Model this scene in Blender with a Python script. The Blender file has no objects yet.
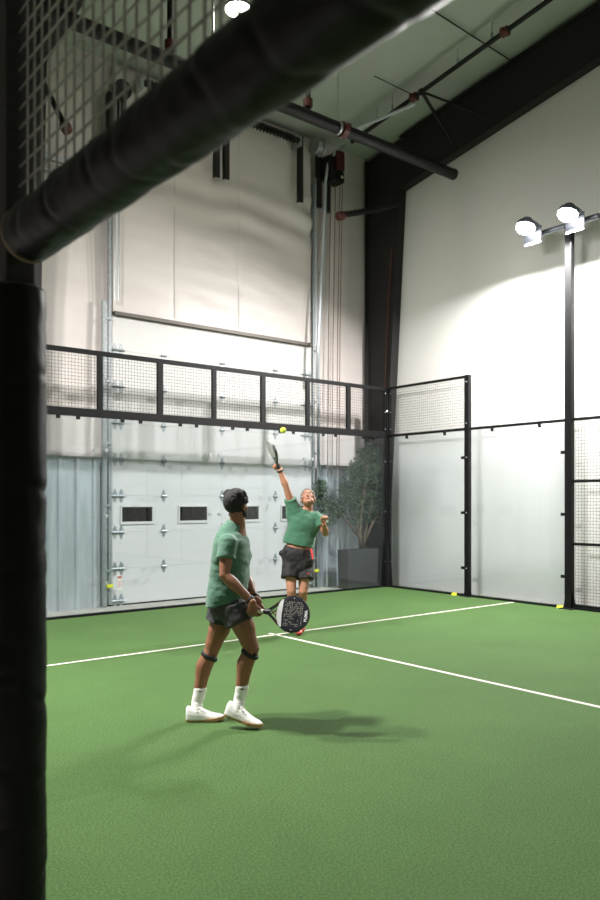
import bpy, bmesh, math, random
from mathutils import Vector, Matrix, noise
random.seed(7)
sc = bpy.context.scene
COL = sc.collection
PI = math.pi
V = Vector

# ------------------------------------------------------------------ camera
YAW = 0.6789; FOC = 777.23; HZ = 500.1
CAM = V((-10.9425, -10.844, 1.7053))
F = V((math.sin(YAW), math.cos(YAW), 0)); R = V((math.cos(YAW), -math.sin(YAW), 0)); U = V((0, 0, 1))
def W(px, py, d):                      # a point seen at (px,py) at depth d, in metres
    return CAM + F*d + R*((px-300)/FOC*d) + U*((HZ-py)/FOC*d)
def on_y(px, py, y):                   # ... on the vertical plane y = const
    t = (px-300)/FOC; dy = y-CAM.y
    d = dy/(F.y + R.y*t)
    return W(px, py, d)
cam = bpy.data.cameras.new('camera'); camo = bpy.data.objects.new('camera', cam); COL.objects.link(camo)
camo.location = CAM; camo.rotation_euler = (PI/2, 0, -YAW)
cam.sensor_fit = 'AUTO'; cam.sensor_width = 36; cam.lens = FOC/900*36
cam.shift_y = (HZ-450)/900; cam.clip_start = 0.02
cam.dof.use_dof = True; cam.dof.focus_distance = 7.0; cam.dof.aperture_fstop = 2.2
sc.camera = camo
sc.view_settings.view_transform = 'Standard'; sc.view_settings.look = 'None'
sc.view_settings.gamma = 1; sc.view_settings.use_curve_mapping = False
sc.view_settings.exposure = -0.08

# ------------------------------------------------------------------ materials
def lin(c):
    return tuple((x/12.92 if x <= .04045 else ((x+.055)/1.055)**2.4) for x in [v/255 for v in c])
MATS = {}
def mat(name, rgb, rough=.6, metal=0., noise_amt=0., nscale=8., bump=0., bscale=40., spec=.5, rgb2=None, sheen=0., stretch=None, coat=0.):
    if name in MATS: return MATS[name]
    m = bpy.data.materials.new(name); m.use_nodes = True
    nt = m.node_tree; b = nt.nodes['Principled BSDF']
    c = lin(rgb)
    b.inputs['Base Color'].default_value = (*c, 1); b.inputs['Roughness'].default_value = rough
    b.inputs['Metallic'].default_value = metal; b.inputs['Specular IOR Level'].default_value = spec
    b.inputs['Sheen Weight'].default_value = sheen; b.inputs['Coat Weight'].default_value = coat
    tc = nt.nodes.new('ShaderNodeTexCoord')
    src = tc.outputs['Object']
    if stretch:
        mp = nt.nodes.new('ShaderNodeMapping'); mp.inputs['Scale'].default_value = stretch
        nt.links.new(src, mp.inputs['Vector']); src = mp.outputs['Vector']
    if noise_amt or rgb2:
        n = nt.nodes.new('ShaderNodeTexNoise'); n.inputs['Scale'].default_value = nscale; n.inputs['Detail'].default_value = 6
        nt.links.new(src, n.inputs['Vector'])
        mx = nt.nodes.new('ShaderNodeMix'); mx.data_type = 'RGBA'
        c2 = lin(rgb2) if rgb2 else tuple(min(1, v*(1-noise_amt)) for v in c)
        mx.inputs[6].default_value = (*c, 1); mx.inputs[7].default_value = (*c2, 1)
        rp = nt.nodes.new('ShaderNodeMapRange'); rp.inputs[1].default_value = .35; rp.inputs[2].default_value = .65
        nt.links.new(n.outputs[0], rp.inputs[0]); nt.links.new(rp.outputs[0], mx.inputs[0])
        nt.links.new(mx.outputs[2], b.inputs['Base Color'])
    if bump:
        n2 = nt.nodes.new('ShaderNodeTexNoise'); n2.inputs['Scale'].default_value = bscale; n2.inputs['Detail'].default_value = 4
        nt.links.new(src, n2.inputs['Vector'])
        bp = nt.nodes.new('ShaderNodeBump'); bp.inputs['Strength'].default_value = bump; bp.inputs['Distance'].default_value = .01
        nt.links.new(n2.outputs[0], bp.inputs['Height']); nt.links.new(bp.outputs[0], b.inputs['Normal'])
    MATS[name] = m
    return m
def emis(name, rgb, strength):
    m = bpy.data.materials.new(name); m.use_nodes = True; nt = m.node_tree
    b = nt.nodes['Principled BSDF']
    b.inputs['Emission Color'].default_value = (*rgb, 1); b.inputs['Emission Strength'].default_value = strength
    b.inputs['Base Color'].default_value = (.8, .8, .8, 1)
    return m
def glass_mat(name, tint):
    m = bpy.data.materials.new(name); m.use_nodes = True; nt = m.node_tree
    nt.nodes.clear()
    out = nt.nodes.new('ShaderNodeOutputMaterial'); mix = nt.nodes.new('ShaderNodeMixShader')
    tr = nt.nodes.new('ShaderNodeBsdfTransparent'); gl = nt.nodes.new('ShaderNodeBsdfGlossy')
    tr.inputs[0].default_value = (*tint, 1); gl.inputs['Roughness'].default_value = .02
    fr = nt.nodes.new('ShaderNodeFresnel'); geo = nt.nodes.new('ShaderNodeNewGeometry')
    mr = nt.nodes.new('ShaderNodeMapRange'); mr.inputs[3].default_value = 1.5; mr.inputs[4].default_value = 1/1.5
    nt.links.new(geo.outputs['Backfacing'], mr.inputs[0]); nt.links.new(mr.outputs[0], fr.inputs['IOR'])
    nt.links.new(fr.outputs[0], mix.inputs[0]); nt.links.new(tr.outputs[0], mix.inputs[1]); nt.links.new(gl.outputs[0], mix.inputs[2])
    nt.links.new(mix.outputs[0], out.inputs[0])
    return m
def turf_mat():
    m = bpy.data.materials.new('turf'); m.use_nodes = True; nt = m.node_tree; b = nt.nodes['Principled BSDF']
    b.inputs['Roughness'].default_value = .85; b.inputs['Specular IOR Level'].default_value = .15
    tc = nt.nodes.new('ShaderNodeTexCoord')
    def nz(scale, det):
        n = nt.nodes.new('ShaderNodeTexNoise'); n.inputs['Scale'].default_value = scale; n.inputs['Detail'].default_value = det
        n.inputs['Roughness'].default_value = .7
        nt.links.new(tc.outputs['Object'], n.inputs['Vector']); return n
    fine = nz(80, 4); big = nz(.9, 5); fl = nz(90, 3)
    r1 = nt.nodes.new('ShaderNodeValToRGB'); e = r1.color_ramp.elements
    e[0].position = .38; e[0].color = (*lin((55, 78, 42)), 1); e[1].position = .62; e[1].color = (*lin((79, 108, 60)), 1)
    nt.links.new(fine.outputs[0], r1.inputs[0])
    r2 = nt.nodes.new('ShaderNodeValToRGB'); e = r2.color_ramp.elements
    e[0].position = .3; e[0].color = (.86, .88, .86, 1); e[1].position = .7; e[1].color = (1.05, 1.05, 1.02, 1)
    nt.links.new(big.outputs[0], r2.inputs[0])
    mx = nt.nodes.new('ShaderNodeMix'); mx.data_type = 'RGBA'; mx.blend_type = 'MULTIPLY'; mx.inputs[0].default_value = 1
    nt.links.new(r1.outputs[0], mx.inputs[6]); nt.links.new(r2.outputs[0], mx.inputs[7])
    nt.links.new(mx.outputs[2], b.inputs['Base Color'])
    bp = nt.nodes.new('ShaderNodeBump'); bp.inputs['Strength'].default_value = .3; bp.inputs['Distance'].default_value = .01
    nt.links.new(fl.outputs[0], bp.inputs['Height']); nt.links.new(bp.outputs[0], b.inputs['Normal'])
    return m

M_TURF = turf_mat()
M_LINE = mat('line_white', (196, 193, 182), .8, bump=.3, bscale=150)
M_CONC = mat('concrete', (176, 172, 162), .7, noise_amt=.2, nscale=3, bump=.1)
M_BLACK = mat('black_steel', (16, 16, 17), .55, 0, noise_amt=.3, nscale=4, spec=.22)
M_WIRE = mat('black_wire', (20, 20, 22), .55, spec=.25)
M_WIREG = mat('grey_wire', (150, 147, 142), .4, .4)
M_GLASS = glass_mat('court_glass', (.915, .938, .952))
M_WALL = mat('white_panel', (226, 224, 220), .6, noise_amt=.03, nscale=.6)
M_INS = mat('vinyl_insulation', (212, 204, 200), .42, noise_amt=.06, nscale=1.2, bump=.35, bscale=5, stretch=(1, 1, 3))
M_CEIL = mat('ceiling_vinyl', (176, 184, 174), .6, noise_amt=.08, nscale=.8, bump=.2, bscale=3)
M_GALV = mat('galvanised', (205, 212, 216), .38, .55, noise_amt=.18, nscale=3, stretch=(3, 1, .4))
M_ZINC = mat('zinc_hardware', (172, 178, 180), .4, .6, noise_amt=.2, nscale=20)
M_DOOR = mat('door_white', (207, 205, 203), .5, noise_amt=.03, nscale=2)
M_DARKGL = mat('dark_pane', (38, 36, 34), .12, noise_amt=.5, nscale=2, stretch=(6, 1, .2))
M_COLUMN = mat('grey_primer', (40, 38, 38), .65, spec=.3, noise_amt=.15, nscale=2)
M_PIPE = mat('pipe_black', (24, 22, 24), .5, spec=.3, noise_amt=.2)
M_RED = mat('coupling_red', (84, 34, 30), .5)
M_VINYL = mat('pad_vinyl', (17, 16, 18), .5, bump=.3, bscale=10, noise_amt=.15, spec=.18)
M_TAN = mat('pad_edge', (120, 104, 78), .7)
M_PLANT = mat('planter_grey', (62, 62, 62), .6, bump=.2, bscale=30, noise_amt=.15)
M_SOIL = mat('soil', (50, 40, 32), .95, bump=.8, bscale=40)
M_BARK = mat('bark', (104, 90, 76), .9, bump=.6, bscale=30, noise_amt=.3)
M_LEAF = mat('leaf', (70, 92, 62), .5, noise_amt=.0, rgb2=(38, 58, 40), nscale=6)
M_YEL = mat('yellow', (214, 218, 40), .6)
M_BALL = mat('ball_felt', (206, 224, 40), .95, bump=.4, bscale=200, sheen=.5)
M_LENS = emis('lamp_lens', (1, .99, .96), 28)
M_LENSW = emis('high_bay_lens', (1, .94, .82), 22)
M_LAMPW = mat('lamp_white', (225, 226, 228), .5)
M_LAMP = mat('lamp_grey', (92, 96, 104), .4, .4)

# ------------------------------------------------------------------ mesh helpers
def box(bm, lo, hi, bev=0):
    lo = V(lo); hi = V(hi)
    g = bmesh.ops.create_cube(bm, size=1, matrix=Matrix.Translation((lo+hi)/2) @ Matrix.Diagonal((*(hi-lo), 1)))
    if bev:
        es = list({e for v in g['verts'] for e in v.link_edges})
        bmesh.ops.bevel(bm, geom=es, offset=bev, segments=2, affect='EDGES', profile=.5)
def frame_for(d):
    d = d.normalized(); a = V((0, 0, 1)) if abs(d.z) < .9 else V((1, 0, 0))
    x = d.cross(a).normalized(); return x, d.cross(x).normalized()
def loft(bm, rings, cap=True, closed=True):
    vs = [[bm.verts.new(p) for p in r] for r in rings]
    n = len(vs[0])
    for a, b in zip(vs, vs[1:]):
        for i in range(n if closed else n-1):
            j = (i+1) % n
            bm.faces.new((a[i], a[j], b[j], b[i]))
    if cap:
        bm.faces.new(vs[0][::-1]); bm.faces.new(vs[-1])
def tube(bm, pts, rad, n=10, cap=True):
    pts = [V(p) for p in pts]
    if not isinstance(rad, (list, tuple)): rad = [rad]*len(pts)
    rings = []; x = None
    for i, p in enumerate(pts):
        d = (pts[min(i+1, len(pts)-1)]-pts[max(i-1, 0)]).normalized()
        if x is None: x, y = frame_for(d)
        else:
            x = (x-d*x.dot(d)).normalized(); y = d.cross(x)
        rings.append([p+(x*math.cos(2*PI*k/n)+y*math.sin(2*PI*k/n))*rad[i] for k in range(n)])
    loft(bm, rings, cap)
def beam(bm, a, b, w, h, up=(0, 0, 1)):          # rectangular bar from a to b
    a = V(a); b = V(b); d = (b-a).normalized(); up = V(up)
    s = d.cross(up).normalized(); u = s.cross(d).normalized()
    loft(bm, [[p+s*w/2*i+u*h/2*j for i, j in ((-1, -1), (1, -1), (1, 1), (-1, 1))] for p in (a, b)])
def sphere(bm, c, r, M=None, sub=2):
    m = Matrix.Translation(V(c)) @ Matrix.Diagonal((*(r if isinstance(r, (tuple, list)) else (r, r, r)), 1))
    if M is not None: m = M @ m
    bmesh.ops.create_icosphere(bm, subdivisions=sub, radius=1, matrix=m)
def prism(bm, pts, vec):
    vec = V(vec); a = [bm.verts.new(V(p)) for p in pts]; b = [bm.verts.new(V(p)+vec) for p in pts]
    n = len(pts)
    bm.faces.new(a[::-1]); bm.faces.new(b)
    for i in range(n): bm.faces.new((a[i], a[(i+1) % n], b[(i+1) % n], b[i]))
def lathe(bm, prof, c, axis=(0, 0, 1), n=24):
    c = V(c); ax = V(axis).normalized(); x, y = frame_for(ax)
    loft(bm, [[c+ax*z+(x*math.cos(2*PI*k/n)+y*math.sin(2*PI*k/n))*max(r, 1e-4) for k in range(n)] for z, r in prof])
def make(name, bm, m, parent=None, smooth=False, label=None, cat=None, group=None, kind=None):
    bmesh.ops.recalc_face_normals(bm, faces=bm.faces)
    me = bpy.data.meshes.new(name); bm.to_mesh(me); bm.free()
    return link(name, me, m, parent, smooth, label, cat, group, kind)
def link(name, me, m, parent=None, smooth=False, label=None, cat=None, group=None, kind=None):
    o = bpy.data.objects.new(name, me); COL.objects.link(o)
    for k in (m if isinstance(m, (list, tuple)) else [m]):
        me.materials.append(k)
    if smooth:
        for p in me.polygons: p.use_smooth = True
    if parent is not None:
        o.parent = parent; o.matrix_parent_inverse = WINV(parent)
    tag(o, label, cat, group, kind)
    return o
LOC = {}
def WINV(parent): return LOC.get(parent.name, Matrix.Identity(4)).inverted()
def tag(o, label=None, cat=None, group=None, kind=None):
    if label: o['label'] = label
    if cat: o['category'] = cat
    if group: o['group'] = group
    if kind: o['kind'] = kind
def thing(name, loc, label, cat, group=None, kind=None):
    o = bpy.data.objects.new(name, None); COL.objects.link(o); o.location = loc; o.empty_display_size = .1
    LOC[o.name] = Matrix.Translation(V(loc)); tag(o, label, cat, group, kind)
    return o
def BM(): return bmesh.new()
def boxo(name, lo, hi, m, bev=0, **k):
    bm = BM(); box(bm, lo, hi, bev); return make(name, bm, m, **k)
DG = bpy.context.evaluated_depsgraph_get
def remesh(bm, voxel, it=4, fac=.5):
    me = bpy.data.meshes.new('tmp'); bmesh.ops.recalc_face_normals(bm, faces=bm.faces); bm.to_mesh(me); bm.free()
    o = bpy.data.objects.new('tmp', me); COL.objects.link(o)
    r = o.modifiers.new('r', 'REMESH'); r.mode = 'VOXEL'; r.voxel_size = voxel
    if it:
        s = o.modifiers.new('s', 'SMOOTH'); s.iterations = it; s.factor = fac
    dg = DG(); dg.update()
    out = bpy.data.meshes.new_from_object(o.evaluated_get(dg))
    bpy.data.objects.remove(o); bpy.data.meshes.remove(me)
    return out
def wrinkle(me, amp, scale, stretch=(1, 1, 1), seed=0):
    ns = [v.normal.copy() for v in me.vertices]
    for v, n in zip(me.vertices, ns):
        p = V((v.co.x*stretch[0], v.co.y*stretch[1], v.co.z*stretch[2]))*scale + V((seed, seed, seed))
        v.co += n*(noise.noise(p)+.5*noise.noise(p*2.1))*amp
def text_mesh(s, size, depth=.0008):
    c = bpy.data.curves.new('txt', 'FONT'); c.body = s; c.size = size; c.extrude = depth; c.align_x = 'CENTER'; c.align_y = 'CENTER'
    c.offset = size*.03
    o = bpy.data.objects.new('txt', c); COL.objects.link(o); dg = DG(); dg.update()
    me = bpy.data.meshes.new_from_object(o.evaluated_get(dg)); bpy.data.objects.remove(o)
    return me

# ------------------------------------------------------------------ setting
YW = .93; XW = .45; EAVE = 8.85; SL = .13; YR = -14.0
def roof(y): return EAVE+SL*(YW-y) if y > YR else EAVE+SL*(YW-YR)-SL*(YR-y)
boxo('floor', (-24, -30, -.25), (XW+.3, YW+.3, -.012), M_CONC, kind='structure')
# turf with its lines: one carpet
tf = boxo('artificial_turf', (-10.02, -20, -.012), (.02, .02, 0), M_TURF, label='green artificial turf covering the padel court floor', cat='turf', kind='structure')
def line(lo, hi):
    boxo('court_line', (lo[0], lo[1], -.006), (hi[0], hi[1], .0025), M_LINE, parent=tf, label='white court marking line')
SV = 2.985
line((-9.98, -SV-.025), (-.02, -SV+.025)); line((-5.025, -10), (-4.975, -SV+.13)); 
boxo('wall_right', (XW, -30, -.25), (XW+.25, YW+.3, 14), M_WALL, kind='structure')
boxo('wall_left', (-24.3, -30, -.25), (-24, YW+.3, 14), M_WALL, kind='structure')
boxo('wall_front', (-24.3, -30.3, -.25), (XW+.25, -30, 14), M_WALL, kind='structure')
# back wall: insulated face, billowing lightly
def sheet(name, x0, x1, z0, z1, y, nx, nz, f, m, thick=.12, **k):
    bm = BM(); rows = []
    for j in range(nz+1):
        z = z0+(z1-z0)*j/nz
        rows.append([bm.verts.new((x0+(x1-x0)*i/nx, y-f(x0+(x1-x0)*i/nx, z), z)) for i in range(nx+1)])
    bk = [[bm.verts.new((x0+(x1-x0)*i/nx, y+thick, z)) for i in (0, nx)] for z in (z0, z1)]
    for j in range(nz):
        for i in range(nx): bm.faces.new((rows[j][i], rows[j][i+1], rows[j+1][i+1], rows[j+1][i]))
    bm.faces.new((bk[0][0], bk[0][1], bk[1][1], bk[1][0]))
    bm.faces.new([bk[0][0]]+rows[0]+[bk[0][1]]); bm.faces.new([bk[1][0]]+rows[-1]+[bk[1][1]])
    bm.faces.new([bk[0][0]]+[r[0] for r in rows]+[bk[1][0]]); bm.faces.new([bk[0][1]]+[r[-1] for r in rows]+[bk[1][1]])
    return make(name, bm, m, smooth=False if nx < 3 else True, **k)
def billow(x, z):
    return .03*noise.noise(V((x*.8, z*.35, 3)))+.012*noise.noise(V((x*2.5, z*1.1, 9)))+.03*abs(math.sin(x*PI/1.5))*.5
sheet('wall_back', -24.3, XW+.25, -.2, 9.2, YW+.04, 160, 60, billow, M_INS, thick=.2, kind='structure')
# ceiling
bm = BM(); NY = 120; ys = [YW+.3-(YW+30.3)*j/NY for j in range(NY+1)]
def czz(y, x):
    return roof(y)-.035*abs(math.sin((YW-y)*PI/1.55))+.02*noise.noise(V((x*.5, y*.7, 1)))
xs = [-24.3+(XW+.25+24.3)*i/60 for i in range(61)]
g = [[bm.verts.new((x, y, czz(y, x))) for x in xs] for y in ys]
for a, b in zip(g, g[1:]):
    for i in range(60): bm.faces.new((a[i], a[i+1], b[i+1], b[i]))
o = make('ceiling', bm, M_CEIL, smooth=True, kind='structure')
sm = o.modifiers.new('thick', 'SOLIDIFY'); sm.thickness = .15; sm.offset = 1 if o.data.polygons[0].normal.z > 0 else -1
# corrugated wainscot either side of the door
def wainscot(name, x0, x1, label):
    bm = BM(); prof = []; x = x0
    while x < x1-1e-6:
        for dx, dy in ((0, 0), (.19, 0), (.21, .028), (.245, .028), (.265, 0)):
            if x+dx <= x1: prof.append((x+dx, dy))
        x += .285
    prof.append((x1, 0))
    zt = 2.36
    loft(bm, [[V((px, YW-.075-dy, z)) for px, dy in prof]+[V((px, YW-.07-dy+.012, z)) for px, dy in prof[::-1]] for z in (-.01, zt)])
    o = make(name, bm, M_GALV, label=label, cat='wall cladding')
    boxo('cap_trim', (x0, YW-.115, zt), (x1, YW-.03, zt+.035), M_ZINC, parent=o)
wainscot('corrugated_cladding', -6.8, -5.62, 'corrugated galvanised steel wall cladding between the left steel column and the garage door')
wainscot('corrugated_cladding', -11.5, -7.1, 'corrugated galvanised steel wall cladding on the far left, behind the padded post')
wainscot('corrugated_cladding', -1.03, .2, 'corrugated galvanised steel wall cladding behind the potted tree')

# ------------------------------------------------------------------ garage door
DX0, DX1 = -5.46, -1.19; DY = .86; SH = .592
dr = thing('garage_door', ((DX0+DX1)/2, DY, 0), 'tall white sectional garage door with a row of small dark windows', 'garage door')
for k in range(8):
    bm = BM(); z = k*SH
    box(bm, (DX0, DY, z+.001), (DX1, DY+.045, z+SH-.001), .002)
    for zz in (.2, .4): box(bm, (DX0+.1, DY-.0015, z+zz*SH/.6-.006), (DX1-.1, DY+.01, z+zz*SH/.6+.006))
    make('door_section', bm, M_DOOR, parent=dr)
boxo('bottom_seal', (DX0, DY-.005, -.01), (DX1, DY+.05, .012), M_BLACK, parent=dr, label='black rubber seal')
for cx in (-4.965, -3.89, -2.77, -1.675):
    bm = BM(); a, b, z0, z1 = cx-.275, cx+.275, 1.35, 1.59
    for lo, hi in (((a-.025, z1), (b+.025, z1+.03)), ((a-.025, z0-.045), (b+.025, z0)), ((a-.025, z0), (a, z1)), ((b, z0), (b+.025, z1))):
        box(bm, (lo[0], DY-.02, lo[1]), (hi[0], DY+.002, hi[1]), .003)
    w = make('window', bm, M_DOOR, parent=dr)
    boxo('pane', (a, DY-.006, z0), (b, DY+.001, z1), M_DARKGL, parent=w, label='dark window pane')
def hinge(x, z, dbl=False):
    bm = BM()
    for ox in ((-.04, .07) if dbl else (0,)):
        for s in (-1, 1):
            prism(bm, [(x+ox-.04, DY-.006, z+s*.018), (x+ox+.04, DY-.006, z+s*.018), (x+ox+.014, DY-.006, z+s*.105), (x+ox-.014, DY-.006, z+s*.105)], (0, .008, 0))
        tube(bm, [(x+ox-.045, DY-.02, z), (x+ox+.045, DY-.02, z)], .018, 8)
    if dbl: tube(bm, [(x-.16, DY-.03, z), (x+.12, DY-.03, z)], .01, 8)
    make('hinge', bm, M_ZINC, parent=dr)
for k in range(1, 8):
    for x in (-4.47, -3.29, -2.1): hinge(x, k*SH)
for k in range(0, 8):
    hinge(DX0+.14, k*SH+(.07 if k == 0 else 0), True); hinge(DX1-.14, k*SH+(.07 if k == 0 else 0), True)
boxo('warning_label', (-5.32, DY-.008, .24), (-5.24, DY+.001, .48), mat('sticker', (226, 222, 214), .5), parent=dr, label='small white warning sticker')
bm = BM(); box(bm, (-5.315, DY-.01, .43), (-5.245, DY-.007, .47)); 
for i in range(5): box(bm, (-5.31, DY-.01, .28+.025*i), (-5.25, DY-.007, .287+.025*i))
make('label_print', bm, mat('red_print', (190, 110, 96), .6), parent=dr)
# tracks
def track(x, s, label, ztop):
    t = thing('door_track', (x, DY, 0), label, 'door track')
    bm = BM()
    prof = [(0, 0), (.05, 0), (.05, -.006), (.006, -.006), (.006, -.05), (.05, -.05), (.05, -.056), (0, -.056)]
    loft(bm, [[V((x+s*(-a), DY+.01+b, z)) for a, b in prof] for z in (.02, ztop)])
    make('rail', bm, M_ZINC, parent=t)
    bm = BM(); box(bm, (x-.035+s*.07, DY-.075, 0), (x+.035+s*.07, DY-.06, 4.9), .002); box(bm, (x-.006+s*.105, DY-.07, 0), (x+.006+s*.105, DY+.0, 4.9))
    make('angle_jamb', bm, M_ZINC, parent=t)
    for z in (.55, 1.6, 2.6, 3.6, 4.6):
        bm = BM(); box(bm, (x-.04+s*.02, DY-.085, z), (x+.06+s*.02, DY-.06, z+.04)); sphere(bm, (x+s*.05, DY-.08, z+.02), .012, sub=1)
        make('track_bracket', bm, M_ZINC, parent=t)
    boxo('latch', (x-.05+s*.0, DY-.12, .3), (x+.05, DY-.075, .355), M_YEL, .008, parent=t, label='yellow latch handle')
    return t
track(DX0-.03, -1, 'galvanised steel door track along the left edge of the garage door', 8.3)
rt = track(DX1+.03, 1, 'galvanised steel door track on the right of the garage door, ladder-like near the top', 7.9)
bm = BM(); xa, xb = DX1+.05, DX1+.36
loft(bm, [[V((xb+(xa+.06-xb)*t+a, DY-.03+b, 8.0-3.4*t)) for a, b in ((-.02, -.03), (.02, -.03), (.02, .03), (-.02, .03))] for t in (0, 1)])
box(bm, (xa-.02, DY-.06, 4.7), (xa+.02, DY, 8.0))
for z in (8.0, 7.45, 6.9, 6.2, 5.55): box(bm, (xa, DY-.05, z-.025), (xb-.25*(8-z)/3.4, DY-.01, z+.025))
make('ladder_frame', bm, M_GALV, parent=rt)
# curtain of insulation above the door with a dark bottom bar
def swag(x, z):
    u = (x-DX0)/(DX1-DX0); q = 8.6-2.0*math.sin(max(0, min(1, u))*PI)**.8
    v = .05+.03*noise.noise(V((x*.9, z*.5, 5)))+(.05)*math.sin((z+1.6*(u-.55)**2)*13+noise.noise(V((x, z, 0)))*1.5)*math.exp(-((z-6.9-1.3*(u-.6)**2)/.45)**2)
    v += .012*noise.noise(V((x*1.3+z*2.6, z*3.3, 2)))
    for xx in (-4.28, -2.95): v -= .006*math.exp(-((x-xx)/.03)**2)
    return v
cu = sheet('insulation_curtain', DX0+.06, DX1-.06, 4.75, 8.75, DY+.02, 120, 130, swag, M_INS, thick=.05, label='white vinyl insulation sheet sagging on the wall above the garage door', cat='insulation')
boxo('bottom_bar', (DX0+.06, DY-.09, 4.70), (DX1-.06, DY+.05, 4.755), mat('bar_brown', (92, 86, 80), .5, .3), parent=cu)
for xx in (-4.28, -2.95):
    bm = BM(); tube(bm, [(xx, DY-.03-.01*math.sin(z*3), z) for z in [4.8+i*.39 for i in range(11)]], .003, 6)
    make('seam_cord', bm, mat('seam_grey', (150, 148, 142), .7), parent=cu)
# spring shaft, hanging bars, motor
sy = .62
def P(px, py, y): return on_y(px, py, y)
ss = thing('spring_shaft', P(220, 110, sy), 'black torsion spring shaft on the wall high above the garage door', 'door spring')
zs = P(297, 140, sy).z; xa = P(143, 80, sy).x; xb = P(297, 140, sy).x
bm = BM(); tube(bm, [(xa, sy, zs), (xb+.05, sy, zs)], .05, 10)
make('shaft', bm, M_PIPE, parent=ss)
for a, b in ((xa+.05, xa+1.4), (xb-1.5, xb-.05)):
    bm = BM(); n = int((b-a)/.0125)
    tube(bm, [(a+(b-a)*i/n, sy+.072*math.cos(i*PI/3), zs+.072*math.sin(i*PI/3)) for i in range(n+1)], .012, 5)
    make('spring', bm, M_PIPE, parent=ss)
boxo('end_bracket', (xb+.03, sy-.04, zs-.1), (xb+.09, DY, zs+.1), M_ZINC, parent=ss)
boxo('end_bracket', (xa-.06, sy-.04, zs-.1), (xa, DY, zs+.1), M_ZINC, parent=ss)
for px, y0, y1, lab in ((300, 136, 203, 'dark steel bar hanging beside the right end of the spring shaft'), (226, 108, 180, 'longer of two dark steel bars hanging near the middle of the spring shaft, right one'), (216.5, 104, 178, 'left of two dark steel bars hanging near the middle of the spring shaft')):
    a = P(px, y0, .7); b = P(px, y1, .7)
    bm = BM(); box(bm, (a.x-.05, .66, b.z), (a.x+.05, .67, a.z)); box(bm, (a.x-.05, .66, b.z), (a.x-.04, .74, a.z)); box(bm, (a.x-.05, .66, a.z-.06), (a.x+.05, .84, a.z))
    make('hanging_bar', bm, M_COLUMN, label=lab, cat='steel bar')
mo = thing('door_opener', P(330, 170, .6), 'dark red and black chain hoist door opener beside the ladder track', 'door opener')
c = P(333, 163, .58); cm = P(337.5, 163, .58); cg = P(331, 173, .6)
boxo('motor', (cm.x-.1, .46, cm.z-.19), (cm.x+.1, .7, cm.z+.2), mat('motor_red', (70, 24, 22), .5), .03, parent=mo, label='dark red motor housing')
bm = BM(); box(bm, (cg.x-.1, .44, cg.z-.2), (cg.x+.22, .74, cg.z+.02), .03); box(bm, (cg.x-.14, .5, cg.z-.12), (cg.x+.0, .8, cg.z+.3), .02); tube(bm, [cg+V((.08, -.16, -.08)), cg+V((.08, .1, -.08))], .11, 14)
make('gearbox', bm, M_PIPE, parent=mo)
lathe_c = P(318, 147, .62); bm = BM(); lathe(bm, [(-.1, .03), (-.1, .16), (-.06, .16), (-.05, .12), (.05, .12), (.06, .16), (.1, .16), (.1, .03)], lathe_c, (1, 0, 0), 20)
make('cable_drum', bm, M_ZINC, parent=mo, smooth=False)
bm = BM(); sphere(bm, (cg.x+.14, .43, cg.z-.1), .03); make('indicator', bm, mat('pale_plastic', (190, 186, 170), .5), parent=mo)
for dx in (-.02, .1, .22, .28):
    bm = BM(); tube(bm, [(c.x+dx, .62, c.z-.35), (c.x+dx+.01, .7, 5), (c.x+dx, .72, 2.15)], .009, 5)
    make('chain', bm, mat('chain_brown', (122, 96, 88), .5, .3), parent=mo)
for px, py0, py1 in ((319, 155, 208), (328, 160, 213)):
    a = P(px, py0, .78); b = P(px, py1, .78)
    boxo('support_bar', (a.x-.045, .74, b.z), (a.x+.045, .84, a.z), M_COLUMN, parent=mo)
pts = [P(*q, .55) for q in ((345, 146), (335, 153), (328, 164), (325.5, 182), (325, 215), (322.5, 260), (320, 300), (318, 345), (317, 380))]
bm = BM(); tube(bm, pts, .028, 8); make('conduit_pipe', bm, M_GALV, smooth=True, label='curved silver conduit running down beside the ladder track', cat='conduit')
bm = BM(); pz = on_y(108, 60, .72)
box(bm, (pz.x-.02, .66, 7.1), (pz.x+.3, .85, 8.2), .02); lathe(bm, [(-.06, .02), (-.06, .15), (.06, .15), (.06, .02)], (pz.x+.18, .6, 8.25), (0, 1, 0))
make('pulley_housing', bm, M_COLUMN, label='steel cable drum bracket above the left door track', cat='bracket')
bm = BM()
for dx in (.1, .17): tube(bm, [(pz.x+dx, .64, 8.2), (pz.x+dx, .70, 4.9)], .012, 6)
make('lift_cable', bm, M_ZINC, label='pair of thin steel lift cables beside the left door track', cat='cable')

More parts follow.
